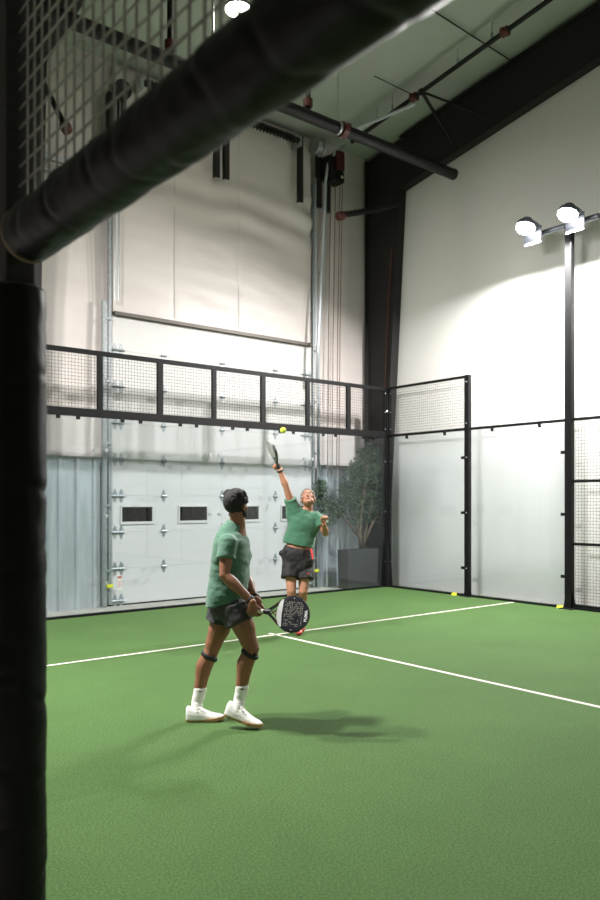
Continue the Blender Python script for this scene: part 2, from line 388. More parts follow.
# ------------------------------------------------------------------ steel frames
def frame(x, lab):
    D = [(YW-.04, -.01), (YW-.04, EAVE-.12)]
    def web(name, poly, m, lab2, cat, flanges):
        bm = BM(); prism(bm, [(x-.008, y, z) for y, z in poly], (.016, 0, 0))
        for (a, b) in flanges:
            a = V((x, *a)); b = V((x, *b)); beam(bm, a, b, .2, .02, up=(1, 0, 0)) if False else beam(bm, a, b, .02, .2, up=(1, 0, 0))
        return make(name, bm, m, label=lab2, cat=cat)
    web('steel_column', [(YW-.06, -.01), (.42, -.01), (-.1, 7.87), (-.1, 8.9), (YW-.06, EAVE-.1)], M_COLUMN, 'dark tapered steel column '+lab, 'steel column',
        [((.42, -.01), (-.1, 7.87)), ((YW-.06, -.01), (YW-.06, EAVE-.1))])
    zt = lambda y: roof(y)-.09
    web('steel_rafter', [(-.1, 7.87), (-4.3, 8.58), (YR, zt(YR)-.8), (YR, zt(YR)), (-.1, zt(-.1))], M_COLUMN, 'dark deep steel rafter sloping up '+lab, 'steel beam',
        [((-.1, 7.87), (-4.3, 8.58)), ((-4.3, 8.58), (YR, zt(YR)-.8)), ((-.1, zt(-.1)), (YR, zt(YR)))])
frame(.34, 'against the white right wall')
frame(-6.95, 'above the left wire mesh, beyond the padded post')
bm = BM(); q = [on_y(398, 250, .15), on_y(393, 300, .25), on_y(391, 388, .35), on_y(390.5, 420, .37)]
tube(bm, [V((.29, p.y-.02, p.z)) for p in q], .013, 6); make('riser_pipe', bm, mat('pipe_brown', (96, 54, 46), .6), label='thin red pipe running down the edge of the right steel column', cat='pipe')

# ------------------------------------------------------------------ sprinkler pipes
mp_y = -1.56; mp_z = 7.65
mp = thing('sprinkler_main', (-5, mp_y, mp_z), 'thick black sprinkler main pipe crossing under the ceiling above the court', 'pipe')
bm = BM(); tube(bm, [(-12, mp_y, mp_z), (.14, mp_y, mp_z)], .095, 16); lathe(bm, [(-.02, .1), (.04, .1), (.06, .07)], (.12, mp_y, mp_z), (1, 0, 0), 16)
make('pipe', bm, M_PIPE, parent=mp, smooth=False)
def coupling(x, big=.125):
    bm = BM(); lathe(bm, [(-.05, .09), (-.05, big), (.05, big), (.05, .09)], (x, mp_y, mp_z), (1, 0, 0), 14)
    box(bm, (x-.03, mp_y-.17, mp_z-.04), (x+.03, mp_y+.17, mp_z+.04)); make('coupling', bm, M_RED, parent=mp, label='red pipe coupling')
def main_x(px):
    t = (px-300)/FOC; dy = mp_y-CAM.y; return CAM.x+dy*(F.x+R.x*t)/(F.y+R.y*t)
coupling(main_x(343))
bm = BM(); xx = main_x(338); lathe(bm, [(-.02, .1), (-.02, .11), (.02, .11), (.02, .1)], (xx, mp_y, mp_z), (1, 0, 0), 14); tube(bm, [(xx, mp_y, mp_z), (xx, mp_y, roof(mp_y))], .007, 6)
make('hanger', bm, M_ZINC, parent=mp)
for px in (308, 170):
    xx = main_x(px); bm = BM(); tube(bm, [(xx, mp_y, mp_z+.05), (xx, mp_y, roof(mp_y)-.35)], .04, 10); make('riser', bm, M_PIPE, parent=mp)
    bm = BM(); lathe(bm, [(-.06, .04), (-.06, .075), (.06, .075), (.06, .04)], (xx, mp_y, mp_z+.2), (0, 0, 1), 12); make('coupling', bm, M_RED, parent=mp, label='red pipe coupling')
bx = -.75
def br(y, off=.33): return V((bx, y, roof(y)-off))
bp_ = thing('sprinkler_branch', br(-3), 'thin black sprinkler branch pipe running up under the ceiling beside the rafter', 'pipe')
bm = BM(); tube(bm, [br(.2), br(-9)], .04, 10); make('pipe', bm, M_PIPE, parent=bp_)
for y in (-1.42, -3.35, -4.4, -6.5):
    bm = BM(); d = (br(-9)-br(.2)).normalized(); lathe(bm, [(-.06, .04), (-.06, .07), (.06, .07), (.06, .04)], br(y), d, 12)
    box(bm, br(y)-V((.1, .03, .03)), br(y)+V((.1, .03, .03))); make('coupling', bm, M_RED, parent=bp_, label='red pipe coupling')
for y in (-.5, -.9, -2.4, -3.1, -5.2):
    bm = BM(); tube(bm, [br(y), br(y)+V((0, 0, .3))], .008, 5); tube(bm, [br(y)+V((0, 0, .03)), br(y)+V((0, 0, .13))], .025, 6); make('sprinkler_head', bm, M_ZINC, parent=bp_)
for y in (-1.6, -4.75):
    bm = BM(); tube(bm, [br(y), V((.2, y+.0, br(y).z-.75))], .03, 8); tube(bm, [br(y), V((.25, y-.6, br(y).z-.35))], .022, 8); sphere(bm, br(y), .07, sub=1)
    make('sway_brace', bm, M_PIPE, parent=bp_)
bm = BM(); tube(bm, [br(-.1, .42)+V((-.55, 0, -.1)), br(-1.4, .42)+V((.05, 0, 0))], .03, 8)
make('conduit_pipe', bm, M_GALV, label='straight grey conduit under the ceiling next to the branch pipe', cat='conduit')
def ceil_pt(px, py, off=.03):
    lo, hi = 3., 30.
    for _ in range(50):
        m_ = (lo+hi)/2; p = W(px, py, m_)
        if p.z > roof(p.y)-off: hi = m_
        else: lo = m_
    return W(px, py, lo)
bm = BM(); tube(bm, [ceil_pt(432, 10, .1), ceil_pt(513, 62, .1)], .012, 6); make('ceiling_cable', bm, M_COLUMN, label='thin dark cable stretched under the ceiling, upper right', cat='cable')
bm = BM(); tube(bm, [ceil_pt(374, 76, .08), ceil_pt(415, 96, .08)], .008, 6); make('ceiling_cable', bm, M_COLUMN, label='short thin wire under the ceiling left of the branch pipe', cat='cable')
# wall stub pipes (dry sprinklers) left and right
def stub(px0, py0, px1, py1, lab, y=.1, y1=.6):
    a = on_y(px0, py0, y); b = on_y(px1, py1, y1)
    t = thing('stub_pipe', a, lab, 'pipe')
    bm = BM(); tube(bm, [a, b], .045, 10); make('pipe', bm, M_PIPE, parent=t)
    d = (a-b).normalized(); bm = BM(); lathe(bm, [(-.07, .04), (-.07, .085), (.05, .085), (.07, .05)], a, d, 10); make('end_cap', bm, M_RED, parent=t)
    return t
st = stub(340, 216, 372, 211, 'short black pipe with a red end pointing out left of the right steel column', .1, .05)
bm = BM()
for i in range(9): 
    p = on_y(345+i*3, 215.2-i*.5, .07); sphere(bm, p+V((0, 0, .05)), .03, sub=1)
make('valve_row', bm, M_PIPE, parent=st)
bm = BM(); tube(bm, [on_y(372, 211, .05), V((.3, -.05, on_y(403, 206, -.05).z))], .05, 10); make('support_arm', bm, M_COLUMN, parent=st)
stub(66, 128, 42, 80, 'short dark slanting pipe behind the wire mesh at upper left', .3, .92)
bm = BM(); a = on_y(36, 153, .78); b = on_y(84, 168, .78); beam(bm, a, V((b.x+.3, b.y, a.z)), .08, .1); beam(bm, a-V((0, 0, .2)), V((b.x+.3, b.y, a.z-.2)), .04, .04)
make('wall_channel', bm, M_ZINC, label='grey steel channel on the back wall behind the wire mesh', cat='channel')

# ------------------------------------------------------------------ court enclosure
H3 = 2.965; H4 = 3.92
# posts
def post(name, lo, hi, label, parts=True, base=.1):
    cx, cy = (lo[0]+hi[0])/2, (lo[1]+hi[1])/2
    t = thing(name, (cx, cy, 0), label, 'post')
    boxo('steel_tube', lo, hi, M_BLACK, .006, parent=t)
    bm = BM(); box(bm, (cx-base, cy-base, 0), (cx+base, cy+base, .012))
    for s in (-1, 1):
        prism(bm, [(cx-.004, cy+s*.03, .01), (cx-.004, cy+s*(base-.01), .01), (cx-.004, cy+s*.04, .32)], (.008, 0, 0))
    make('base_plate', bm, M_BLACK, parent=t)
    for z in (H4-.12, H3+.1, .5, 1.48, 2.46):
        bm = BM(); sphere(bm, (lo[0]-.004, cy, min(z, hi[2]-.03)), .014, sub=1); make('bolt', bm, M_ZINC, parent=t)
    return t
cp = thing('corner_post', (.03, .03, 0), 'black steel corner post where back and right fences meet', 'post')
bm = BM(); box(bm, (-.04, .0, 0), (.02, .09, H4), .005); box(bm, (.025, -.05, 0), (.09, .02, H4), .005); box(bm, (-.02, -.02, 0), (.05, .05, H4)); make('steel_tube', bm, M_BLACK, parent=cp)
bm = BM(); loft(bm, [[V((.02+a*s, .02+b*s, z)) for a, b in ((-1, -1), (1, -1), (1, 1), (-1, 1))] for z, s in ((0, .085), (.9, .052))]); make('base_gusset', bm, M_BLACK, parent=cp)
for z in (.5, 1.48, 2.46, 3.1, 3.43, 3.8):
    for q in ((-.04, -.002, z), (.05, -.055, z)):
        bm = BM(); sphere(bm, q, .013, sub=1); make('bolt', bm, M_ZINC, parent=cp)
bm = BM(); sphere(bm, (-.02, -.03, 3.45), .02, sub=2); make('knob', bm, mat('white_plastic', (245, 245, 240), .4), parent=cp, label='small white knob')
post('fence_post', (-.03, -2.05, 0), (.05, -1.95, H4), 'black steel post on the right side where the raised mesh ends')
# back upper mesh fence
def wires(bm, o, du, dv, nu, nv, pu, pv, r, nsd=4):
    o = V(o); du = V(du); dv = V(dv); nrm = du.cross(dv).normalized()
    for i in range(nu+1): tube(bm, [o+du*(i*pu), o+du*(i*pu)+dv*(nv*pv)], r, nsd, cap=False)
    for j in range(nv+1): tube(bm, [o+dv*(j*pv)+nrm*r*1.6, o+dv*(j*pv)+du*(nu*pu)+nrm*r*1.6], r, nsd, cap=False)
mf = thing('wire_fence', (-5, .03, H3), 'black framed wire mesh fence band on top of the back glass wall', 'fence')
bm = BM(); box(bm, (-10, 0, H4-.07), (-.05, .05, H4), .004); make('top_rail', bm, M_BLACK, parent=mf)
bm = BM(); box(bm, (-10, -.01, H3-.035), (-.05, .06, H3+.085), .004); make('bottom_rail', bm, M_BLACK, parent=mf)
for k in range(1, 10):
    bm = BM(); w = .048 if k % 2 else .04
    box(bm, (-k-w, 0, H3+.08), (-k+w, .05, H4-.06), .004); make('upright', bm, M_BLACK, parent=mf)
bm = BM(); wires(bm, (-9.98, .035, H3+.1), (1, 0, 0), (0, 0, 1), 198, 16, .05, .05, .0023)
make('wire_mesh', bm, M_WIRE, parent=mf)
for k in range(10):
    for dx in (.35, .65):
        bm = BM(); box(bm, (-k-dx-.03, -.02, H3-.085), (-k-dx+.03, .0, H3-.03), .004); make('glass_tab', bm, M_BLACK, parent=mf)
# kerbs
bm = BM(); box(bm, (-10, -.012, 0), (-.05, .05, .035)); make('base_rail', bm, M_BLACK, label='black steel base rail along the foot of the back glass wall', cat='rail')
bm = BM(); box(bm, (-.012, -20, 0), (.05, -.05, .035)); make('base_rail', bm, M_BLACK, label='black steel base rail along the foot of the right fence', cat='rail')
# glass panels
def glass(lo, hi, label, clamps):
    t = boxo('glass_panel', lo, hi, M_GLASS, label=label, cat='glass panel')
    for (p, ax) in clamps:
        bm = BM(); lathe(bm, [(-.012, .001), (-.012, .026), (-.004, .028), (.02, .028), (.02, .001)], p, ax, 12); make('clamp', bm, M_ZINC, parent=t, label='round steel glass clamp')
    return t
bl = {1: 'clear glass pane of the back wall nearest the corner, in front of the potted tree', 2: 'clear back wall glass pane behind the serving player, over the right half of garage door',
      3: 'clear glass pane of the back wall over the left half of the garage door', 4: 'clear glass pane of the back wall next to the padded post, over corrugated steel',
      5: 'clear glass pane of the back wall hidden left of the padded post'}
for k in range(1, 6):
    cl = []
    for z in (.47, 1.47, 2.45):
        if k < 5: cl.append(((-2*k+.09, 0, z), (0, -1, 0)))
        if k > 1: cl.append(((-2*k+2-.09, 0, z), (0, -1, 0)))
    glass((-2*k+.004, .008, .035), (-2*k+2-.004-(.05 if k == 1 else 0), .02, H3-.03), bl[k], cl)
def sglass(y0, y1, label, edge):
    t = boxo('glass_panel', (.008, y0, .035), (.02, y1, H3-.02), M_GLASS, label=label, cat='glass panel')
    for z in (.5, 1.48, 2.46): boxo('clip', (-.012, edge, z-.025), (.028, edge+.1, z+.025), M_BLACK, .004, parent=t, label='black steel glass clip')
    for q in (.25, .75): boxo('clip', (-.012, y0+(y1-y0)*q-.02, H3-.08), (.028, y0+(y1-y0)*q+.02, H3-.02), M_BLACK, .003, parent=t, label='black steel glass clip')
sglass(-1.94, -.06, 'clear glass pane of the right wall between corner post and fence post', -1.96)
sglass(-3.93, -2.06, 'clear glass pane of the right wall between fence post and light pole', -3.96)
bm = BM(); box(bm, (.0, -1.96, H3-.022), (.045, -.04, H3+.022)); rl = make('top_rail', bm, M_BLACK, label='thin black rail over the right glass pane nearest the corner', cat='rail')
bm = BM(); box(bm, (.0, -3.96, H3-.022), (.045, -2.04, H3+.022)); make('top_rail', bm, M_BLACK, label='thin black rail over the right glass pane beside the light pole', cat='rail')
sm_ = thing('wire_fence', (.02, -1, H3), 'raised wire mesh panel above the right glass pane at the corner', 'fence')
bm = BM(); box(bm, (0, -1.96, H4-.045), (.045, -.04, H4)); make('top_rail', bm, M_BLACK, parent=sm_)
bm = BM(); wires(bm, (.03, -1.94, H3+.03), (0, 1, 0), (0, 0, 1), 37, 18, .05, .05, .0023); make('wire_mesh', bm, M_WIRE, parent=sm_)
# right mesh beyond the light pole
for i in range(3):
    y1 = -4.07-2*i; y0 = y1-1.9
    t = thing('wire_fence', (.02, (y0+y1)/2, 0), ['tall wire mesh panel of the right fence beside the light pole', 'second tall wire mesh panel of the right fence past the light pole', 'third tall wire mesh panel of the right fence past the light pole'][i], 'fence')
    bm = BM()
    for z in (.06, 1.02, 2.0, H3): box(bm, (0, y0, z-.022), (.045, y1, z+.022))
    box(bm, (0, y0, .04), (.045, y0+.04, H3))
    make('frame', bm, M_BLACK, parent=t)
    bm = BM(); wires(bm, (.03, y0+.02, .08), (0, 1, 0), (0, 0, 1), 37, 57, .05, .05, .0023); make('wire_mesh', bm, M_WIRE, parent=t)
# ------------------------------------------------------------------ light poles
def area(name, loc, dirv, power, size, col=(1, .985, .95), spread=180):
    l = bpy.data.lights.new(name, 'AREA'); l.shape = 'DISK'; l.size = size; l.energy = power; l.color = col; l.spread = math.radians(spread)
    o = bpy.data.objects.new(name, l); COL.objects.link(o); o.location = loc; o.rotation_euler = V(dirv).to_track_quat('-Z', 'Y').to_euler()
    return o
PW = 400
def light_pole(x, y, sx, label, ys, dirv, power):
    t = thing('light_pole', (x, y, 0), label, 'light pole')
    boxo('pole', (x-.03, y-.06, 0), (x+.07, y+.06, 6.02), M_BLACK, .008, parent=t)
    bm = BM(); tube(bm, [(x+.02, min(ys)-.3, 6.03), (x+.02, max(ys)+.1, 6.03)], .045, 12); make('cross_arm', bm, M_LAMP, parent=t)
    bm = BM(); box(bm, (x-.1, y-.12, 0), (x+.12, y+.12, .014)); prism(bm, [(x+.02, y+.05, .01), (x+.02, y+.11, .01), (x+.02, y+.05, .35)], (.01, 0, 0)); prism(bm, [(x+.02, y-.05, .01), (x+.02, y-.11, .01), (x+.02, y-.05, .35)], (.01, 0, 0))
    make('base_plate', bm, M_BLACK, parent=t)
    d = V(dirv).normalized()
    for yy in ys:
        c = V((x-sx*.2 if False else x+sx*.34, yy, 6.08))
        bm = BM(); lathe(bm, [(-.13, .03), (-.13, .07), (-.06, .09), (-.05, .145), (.0, .155), (.012, .15), (.012, .135), (-.005, .13)], c, d, 24)
        for k in range(6):
            a = k*PI/6; xx, yv = frame_for(d); beam(bm, c-d*.06+(xx*math.cos(a)+yv*math.sin(a))*.12, c-d*.06-(xx*math.cos(a)+yv*math.sin(a))*.12, .01, .06, up=d)
        fl = make('floodlight', bm, M_LAMP, parent=t)
        bm = BM(); lathe(bm, [(0, .15), (.05, .146), (.09, .115), (.12, .06), (.13, .001)], c, d, 24); make('lens', bm, M_LENS, parent=fl, label='glowing white lamp lens')
        bm = BM(); vx = c.x-sx*.185; box(bm, (vx-.006, yy-.16, c.z-.255), (vx+.006, yy+.16, c.z+.02)); beam(bm, (vx, yy, c.z+.01), c-d*.05, .3, .008); make('added_shade', bm, M_LAMP, parent=fl, label='grey plate added behind the lamp to cut off its rear light')  # plate added only to give the light on the wall a sharp edge
        bm = BM(); beam(bm, (x+.02, yy, 6.03), c-d*.1, .05, .02); make('bracket', bm, M_LAMP, parent=fl)
        area('flood_lamp', c+d*.13, d, power, .3, (1, .975, .955), 166)
light_pole(.0, -4.0, -1, 'tall black light pole on the right fence with two glowing floodlights', (-3.45, -4.2), (-.3, .06, -.95), PW*1.2)
# the court's other poles stand just outside the picture
for (x, y, sx, lab) in ((-10.05, -4.0, 1, 'light pole on the left side fence across the court'), (.0, -16.0, -1, 'light pole on the right fence at the far half'), (-10.05, -16, 1, 'light pole on the left fence at the far half')):
    light_pole(x, y, sx, lab, (y+.5, y-.5), (sx*.3, .06 if y > -10 else 0, -.95), PW*(1.2 if y > -10 else .2))
# ceiling high bay lamp
lp = W(238, 10.5, 11.2)
hb = thing('high_bay_lamp', lp, 'round glowing high bay lamp hanging under the ceiling behind the padded bar', 'ceiling lamp')
bm = BM(); lathe(bm, [(.02, .19), (.05, .2), (.08, .17), (.1, .08), (.2, .07), (.22, .02)], lp, (0, 0, 1), 24); make('housing', bm, M_LAMP, parent=hb)
bm = BM(); lathe(bm, [(.03, .185), (.0, .18), (-.03, .12), (-.04, .001)], lp, (0, 0, 1), 24); make('lens', bm, M_LENSW, parent=hb, label='glowing warm lens')
bm = BM(); tube(bm, [lp+V((0, 0, .2)), V((lp.x, lp.y, roof(lp.y)-.03))], .008, 6); make('suspension', bm, M_ZINC, parent=hb)
area('high_bay', lp-V((0, 0, .06)), (0, 0, -1), 14, .3, (1, .93, .82))
for (hx, hy) in ((-11.6, -8.2), (-4.7, -8.2)):  # extra lamps added out of view for a highlight on the padded bar
    lp2 = V((hx, hy, roof(hy)-.3)); h2 = thing('high_bay_lamp', lp2, 'added high bay lamp, out of view over the near end of the court' if hx < -8 else 'added high bay lamp, out of view over the middle of the court', 'ceiling lamp')
    for ch in list(hb.children):
        c2 = ch.copy(); COL.objects.link(c2); c2.parent = h2; c2.matrix_parent_inverse = ch.matrix_parent_inverse.copy()
        if 'lens' in ch.name: area('high_bay', lp2-V((0, 0, .06)), (0, 0, -1), 16, .3, (1, .95, .86))
bm = BM(); q = W(213, 0, 11.0); tube(bm, [V((q.x, q.y, 7.0)), V((q.x, q.y, roof(q.y)+.04))], .018, 6); make('drop_rod', bm, M_ZINC, label='thin grey rod hanging from the ceiling left of the high bay lamp', cat='rod')

# ------------------------------------------------------------------ padded doorway in the foreground
XF = -10.0; YP = -8.08
def pad(bm, c0, c1, rad, seams, seed, n=40, amp=.010):
    c0 = V(c0); c1 = V(c1); d = (c1-c0); L = d.length; d.normalize(); x, y = frame_for(d)
    m = int(L/.012); rings = []
    for j in range(m+1):
        s = L*j/m; ring = []
        for k in range(n):
            a = 2*PI*k/n; r = rad
            for (sp, tilt, dep) in seams:
                u = s-sp-tilt*1.6*math.cos(a+sp*7)-.012*math.sin(3*a+sp*31)
                w_ = .55+.45*math.sin(a*1.0+sp*23); r -= .6*dep*w_*math.exp(-(u/.014)**2); r += dep*.2*w_*math.exp(-((u-.035)/.025)**2)
            r += amp*noise.noise(V((math.cos(a)*1.6, math.sin(a)*1.6, s*6+seed)))+amp*.5*noise.noise(V((math.cos(a)*4, math.sin(a)*4, s*17+seed*2)))
            if j in (0, m): r -= .012
            ring.append(c0+d*s+(x*math.cos(a)+y*math.sin(a))*r)
        rings.append(ring)
    loft(bm, rings)
pp = thing('padded_post', (XF, YP, 0), 'black padded doorway post in the left foreground', 'padded post')
boxo('steel_post', (XF-.05, YP-.05, 0), (XF+.05, YP+.05, H4), M_COLUMN, .006, parent=pp)
ctr = W(20, 500, 2.75)
bm = BM(); sm1 = [(.2, .02, .012), (.42, -.03, .008), (.56, .015, .016), (.78, .03, .008), (1.0, -.02, .007), (1.13, .02, .015), (1.42, .01, .012), (1.5, -.03, .006), (1.75, .01, .015), (2.1, .02, .008)]
pad(bm, (XF, YP, .005), (XF, YP, 2.455), .101, sm1, 3, amp=.005)
make('padding', bm, M_VINYL, parent=pp, smooth=True)
bm = BM(); lathe(bm, [(-.01, .05), (-.01, .083), (.006, .083), (.006, .05)], (XF, YP, 2.45), (0, 0, 1), 32); make('pad_rim', bm, M_VINYL, parent=pp)
pb = thing('padded_bar', (XF, (YP-10.6)/2, 2.6), 'thick black padded bar crossing the upper left foreground', 'padded bar')
bm = BM(); box(bm, (XF-.03, -10.6, 2.57), (XF+.03, YP-.05, 2.63)); make('steel_tube', bm, M_COLUMN, parent=pb)
bm = BM(); sm2 = [(.12, .02, .006), (.33, -.03, .012), (.47, .03, .006), (.66, .02, .014), (.86, -.03, .008), (1.02, .03, .013), (1.2, -.02, .012), (1.45, .03, .012), (1.7, 0, .012)]
pad(bm, (XF, YP-.13, 2.608), (XF, -10.5, 2.608), .093, sm2, 11, amp=.007)
make('padding', bm, M_VINYL, parent=pb, smooth=True)
bm = BM(); lathe(bm, [(-.004, .082), (-.004, .093), (.006, .095), (.006, .082)], (XF, YP-.13, 2.608), (0, 1, 0), 40); make('pad_rim', bm, M_TAN, parent=pb, label='tan edge of the padding')
boxo('steel_post', (XF-.05, -10.65, 0), (XF+.05, -10.55, H4), M_COLUMN, .006, label='bare steel post holding the near end of the padded bar', cat='post')
mt = thing('wire_fence', (XF, -9.3, 2.7), 'coarse grey wire mesh panel above the padded bar', 'fence')
bm = BM(); wires(bm, (XF, YP-.045, 2.66), (0, -1, 0), (0, 0, 1), 36, 18, .067, .067, .0040, 6); make('wire_mesh', bm, M_WIREG, parent=mt)
bm = BM(); box(bm, (XF-.025, -10.55, H4-.05), (XF+.025, YP-.05, H4)); make('top_rail', bm, M_BLACK, parent=mt)
ml = thing('wire_fence', (XF, -7, 0), 'coarse wire mesh panel of the left fence beyond the padded post', 'fence')
bm = BM(); wires(bm, (XF, -5.95, .1), (0, -1, 0), (0, 0, 1), 31, 56, .067, .067, .0040, 5); make('wire_mesh', bm, M_WIREG, parent=ml)
bm = BM()
for z in (.05, 2.6, H4-.05): box(bm, (XF-.025, YP+.05, z-.03), (XF+.025, -5.95, z+.03))
box(bm, (XF-.04, -5.99, 0), (XF+.04, -5.91, H4)); make('frame', bm, M_COLUMN, parent=ml)

# ------------------------------------------------------------------ potted tree
px0, px1, py0, py1, pz = -.85, -.03, .2, .5, .74
pt = thing('potted_tree', (-.38, .45, -.012), 'bushy olive-like tree in a square grey planter behind the glass corner', 'potted tree')
bm = BM(); r = []
for z, e in ((-.012, -.015), (pz, 0), (pz, -.04), (pz-.06, -.045)):
    r.append([V((a, b, z)) for a, b in ((px0-e, py0-e), (px1+e, py0-e), (px1+e, py1+e), (px0-e, py1+e))])
r[1:] = [[V((px0+(0 if i == 0 else .035) if c.x < -.4 else px1-(0 if i == 0 else .035), py0+(0 if i == 0 else .035) if c.y < .35 else py1-(0 if i == 0 else .035), c.z)) for c in q] for i, q in enumerate(r[1:])]
loft(bm, r); make('planter', bm, M_PLANT, parent=pt)
boxo('soil', (px0+.03, py0+.03, pz-.1), (px1-.03, py1-.03, pz-.03), M_SOIL, parent=pt)
def TP(px, py, y=.37): return on_y(px, py, y)
base = TP(361, 546)
stems = [[(361, 548, .37), (360, 535, .37), (361, 515, .37), (364, 490, .37), (368, 462, .37)],
         [(362, 548, .37), (366, 530, .37), (370, 510, .37), (378, 482, .37)],
         [(360, 548, .37), (358, 530, .37), (356, 510, .37), (355, 488, .37)],
         [(361, 540, .37), (352, 528, .37), (344, 518, .37), (336, 512, .37), (328, 500, .37)],
         [(363, 545, .37), (374, 520, .37), (384, 500, .37), (388, 480, .37)]]
for i, s in enumerate(stems):
    bm = BM(); pts = [TP(*q) for q in s]; tube(bm, pts, [.045*(1-.6*k/(len(pts)-1)) if i == 0 else .028*(1-.6*k/(len(pts)-1)) for k in range(len(pts))], 8)
    make('trunk' if i == 0 else 'branch', bm, M_BARK, parent=pt, smooth=True)
clusters = [(367, 468, 18, 20, 1.0), (378, 480, 14, 26, 1.0), (356, 478, 12, 16, .8), (386, 462, 8, 14, .6), (372, 505, 18, 18, .8), (385, 510, 8, 18, .6), (352, 500, 9, 14, .5), (360, 520, 12, 8, .25),
            (321, 489, 7, 9, .5), (327, 505, 9, 9, .45), (338, 510, 8, 10, .3), (318, 500, 4, 6, .2), (345, 492, 7, 8, .25), (371, 452, 11, 8, .5), (393, 475, 4, 12, .25), (330, 520, 6, 6, .15)]
bm = BM(); rng = random.Random(5)
def leaf(bm, p, L):
    d = V((rng.gauss(0, 1), rng.gauss(0, 1), rng.gauss(.3, .8))).normalized(); x, y = frame_for(d); a = rng.uniform(0, PI); s = (x*math.cos(a)+y*math.sin(a))*L*.17
    k = d.cross(s).normalized()*L*.06
    vs = [bm.verts.new(q) for q in (p, p+d*L*.45+s+k, p+d*L, p+d*L*.45-s+k)]
    mid = bm.verts.new(p+d*L*.45-k)
    bm.faces.new((vs[0], mid, vs[1])); bm.faces.new((vs[1], mid, vs[2])); bm.faces.new((vs[2], mid, vs[3])); bm.faces.new((vs[3], mid, vs[0]))
for cx, cy, rx, ry, wgt in clusters:
    for _ in range(int(1350*wgt)):
        while True:
            u, v, w = rng.uniform(-1, 1), rng.uniform(-1, 1), rng.uniform(-1, 1)
            if u*u+v*v+w*w < 1: break
        if noise.noise(V((cx+u*rx, cy+v*ry, w*5))*.22) < -.1 and rng.random() < .75: continue
        p = TP(cx+u*rx, cy+v*ry, min(.76, max(.1, .43+w*.34))); p.x = min(p.x, .2)
        leaf(bm, p, rng.uniform(.05, .085))
make('foliage', bm, M_LEAF, parent=pt)

# ------------------------------------------------------------------ people
def seg(bm, pts, rads, n=14):
    """limb: tube through the joints with spheres that round its ends"""
    P_ = []; Q = []
    for i in range(len(pts)-1):
        k = max(2, int((pts[i+1]-pts[i]).length/.02))
        for j in range(k):
            t = j/k; t2 = t*t*(3-2*t); P_.append(pts[i].lerp(pts[i+1], t)); Q.append(rads[i]*(1-t2)+rads[i+1]*t2)
    P_.append(pts[-1]); Q.append(rads[-1])
    tube(bm, P_, Q, n)
    for p, r_ in ((pts[0], rads[0]), (pts[-1], rads[-1])): sphere(bm, p, r_*.98)
    for p, r_ in zip(pts[1:-1], rads[1:-1]): sphere(bm, p, r_*.99)
def rings(bm, specs, n=28, ex=2.4):
    out = []
    for c, la, fw, a, b in specs:
        r_ = []
        for k in range(n):
            t = 2*PI*k/n; cs, sn = math.cos(t), math.sin(t)
            r_.append(c+la*(a*math.copysign(abs(cs)**(2/ex), cs))+fw*(b*math.copysign(abs(sn)**(2/ex), sn)))
        out.append(r_)
    loft(bm, out)
def headM(c, fwd, up, s=1.0):
    fwd = fwd.normalized(); up = (up-fwd*up.dot(fwd)).normalized(); rt = fwd.cross(up)
    m = Matrix((( *[rt.x*s, fwd.x*s, up.x*s], c.x), (*[rt.y*s, fwd.y*s, up.y*s], c.y), (*[rt.z*s, fwd.z*s, up.z*s], c.z), (0, 0, 0, 1)))
    return m
def head(bm, M):
    sphere(bm, (0, -.012, .03), (.075, .095, .088), M, 3)
    sphere(bm, (0, .018, -.035), (.060, .072, .080), M, 3)
    sphere(bm, (0, .058, -.088), (.030, .030, .026), M)
    for s in (-1, 1):
        sphere(bm, (s*.042, .015, -.068), (.026, .05, .03), M)
        sphere(bm, (s*.040, .062, -.018), (.024, .022, .02), M)
        sphere(bm, (s*.079, -.012, -.012), (.010, .020, .032), M)
        sphere(bm, (s*.085, -.02, -.002), (.006, .014, .022), M)
        sphere(bm, (s*.030, .080, .030), (.026, .012, .009), M)
        sphere(bm, (s*.030, .076, .008), (.014, .012, .011), M)
        sphere(bm, (s*.012, .096, -.030), (.009, .010, .008), M)
    for k in range(5):
        t = k/4; sphere(bm, (0, .084+.022*t, .018-.046*t), (.009+.004*t, .011, .012), M)
    sphere(bm, (0, .088, -.057), (.024, .010, .006), M); sphere(bm, (0, .086, -.069), (.021, .010, .007), M)
def face_slots(me, M, skin_i=0, lip=1, eye=2, brow=3, dark=4):
    inv = M.inverted()
    for p in me.polygons:
        q = inv @ p.center
        if q.y < .05 or abs(q.x) > .07 or abs(q.z) > .12: continue
        ax = abs(q.x)
        if ((ax-0)/.024)**2+((q.z+.063)/.011)**2 < 1 and q.y > .07: p.material_index = lip if abs(q.z+.062) > .0028 else dark
        elif ((ax-.030)/.013)**2+((q.z-.008)/.0062)**2 < 1: p.material_index = dark if abs(ax-.030) < .005 else eye
        elif ((ax-.031)/.022)**2+((q.z-.031)/.006)**2 < 1: p.material_index = brow
def scalp(bm, M, mask, r0, rj, step, grow=1.0, seed=1):
    rg = random.Random(seed); n = int(1/step)
    for i in range(n):
        z = 1-2*(i+.5)/n; th = i*2.399963; rr = math.sqrt(1-z*z)
        p = V((rr*math.cos(th)*.075*grow, -.012+rr*math.sin(th)*.095*grow, .03+z*.088*grow))
        if mask(p): sphere(bm, p, r0+rg.uniform(-rj, rj), M, 1)
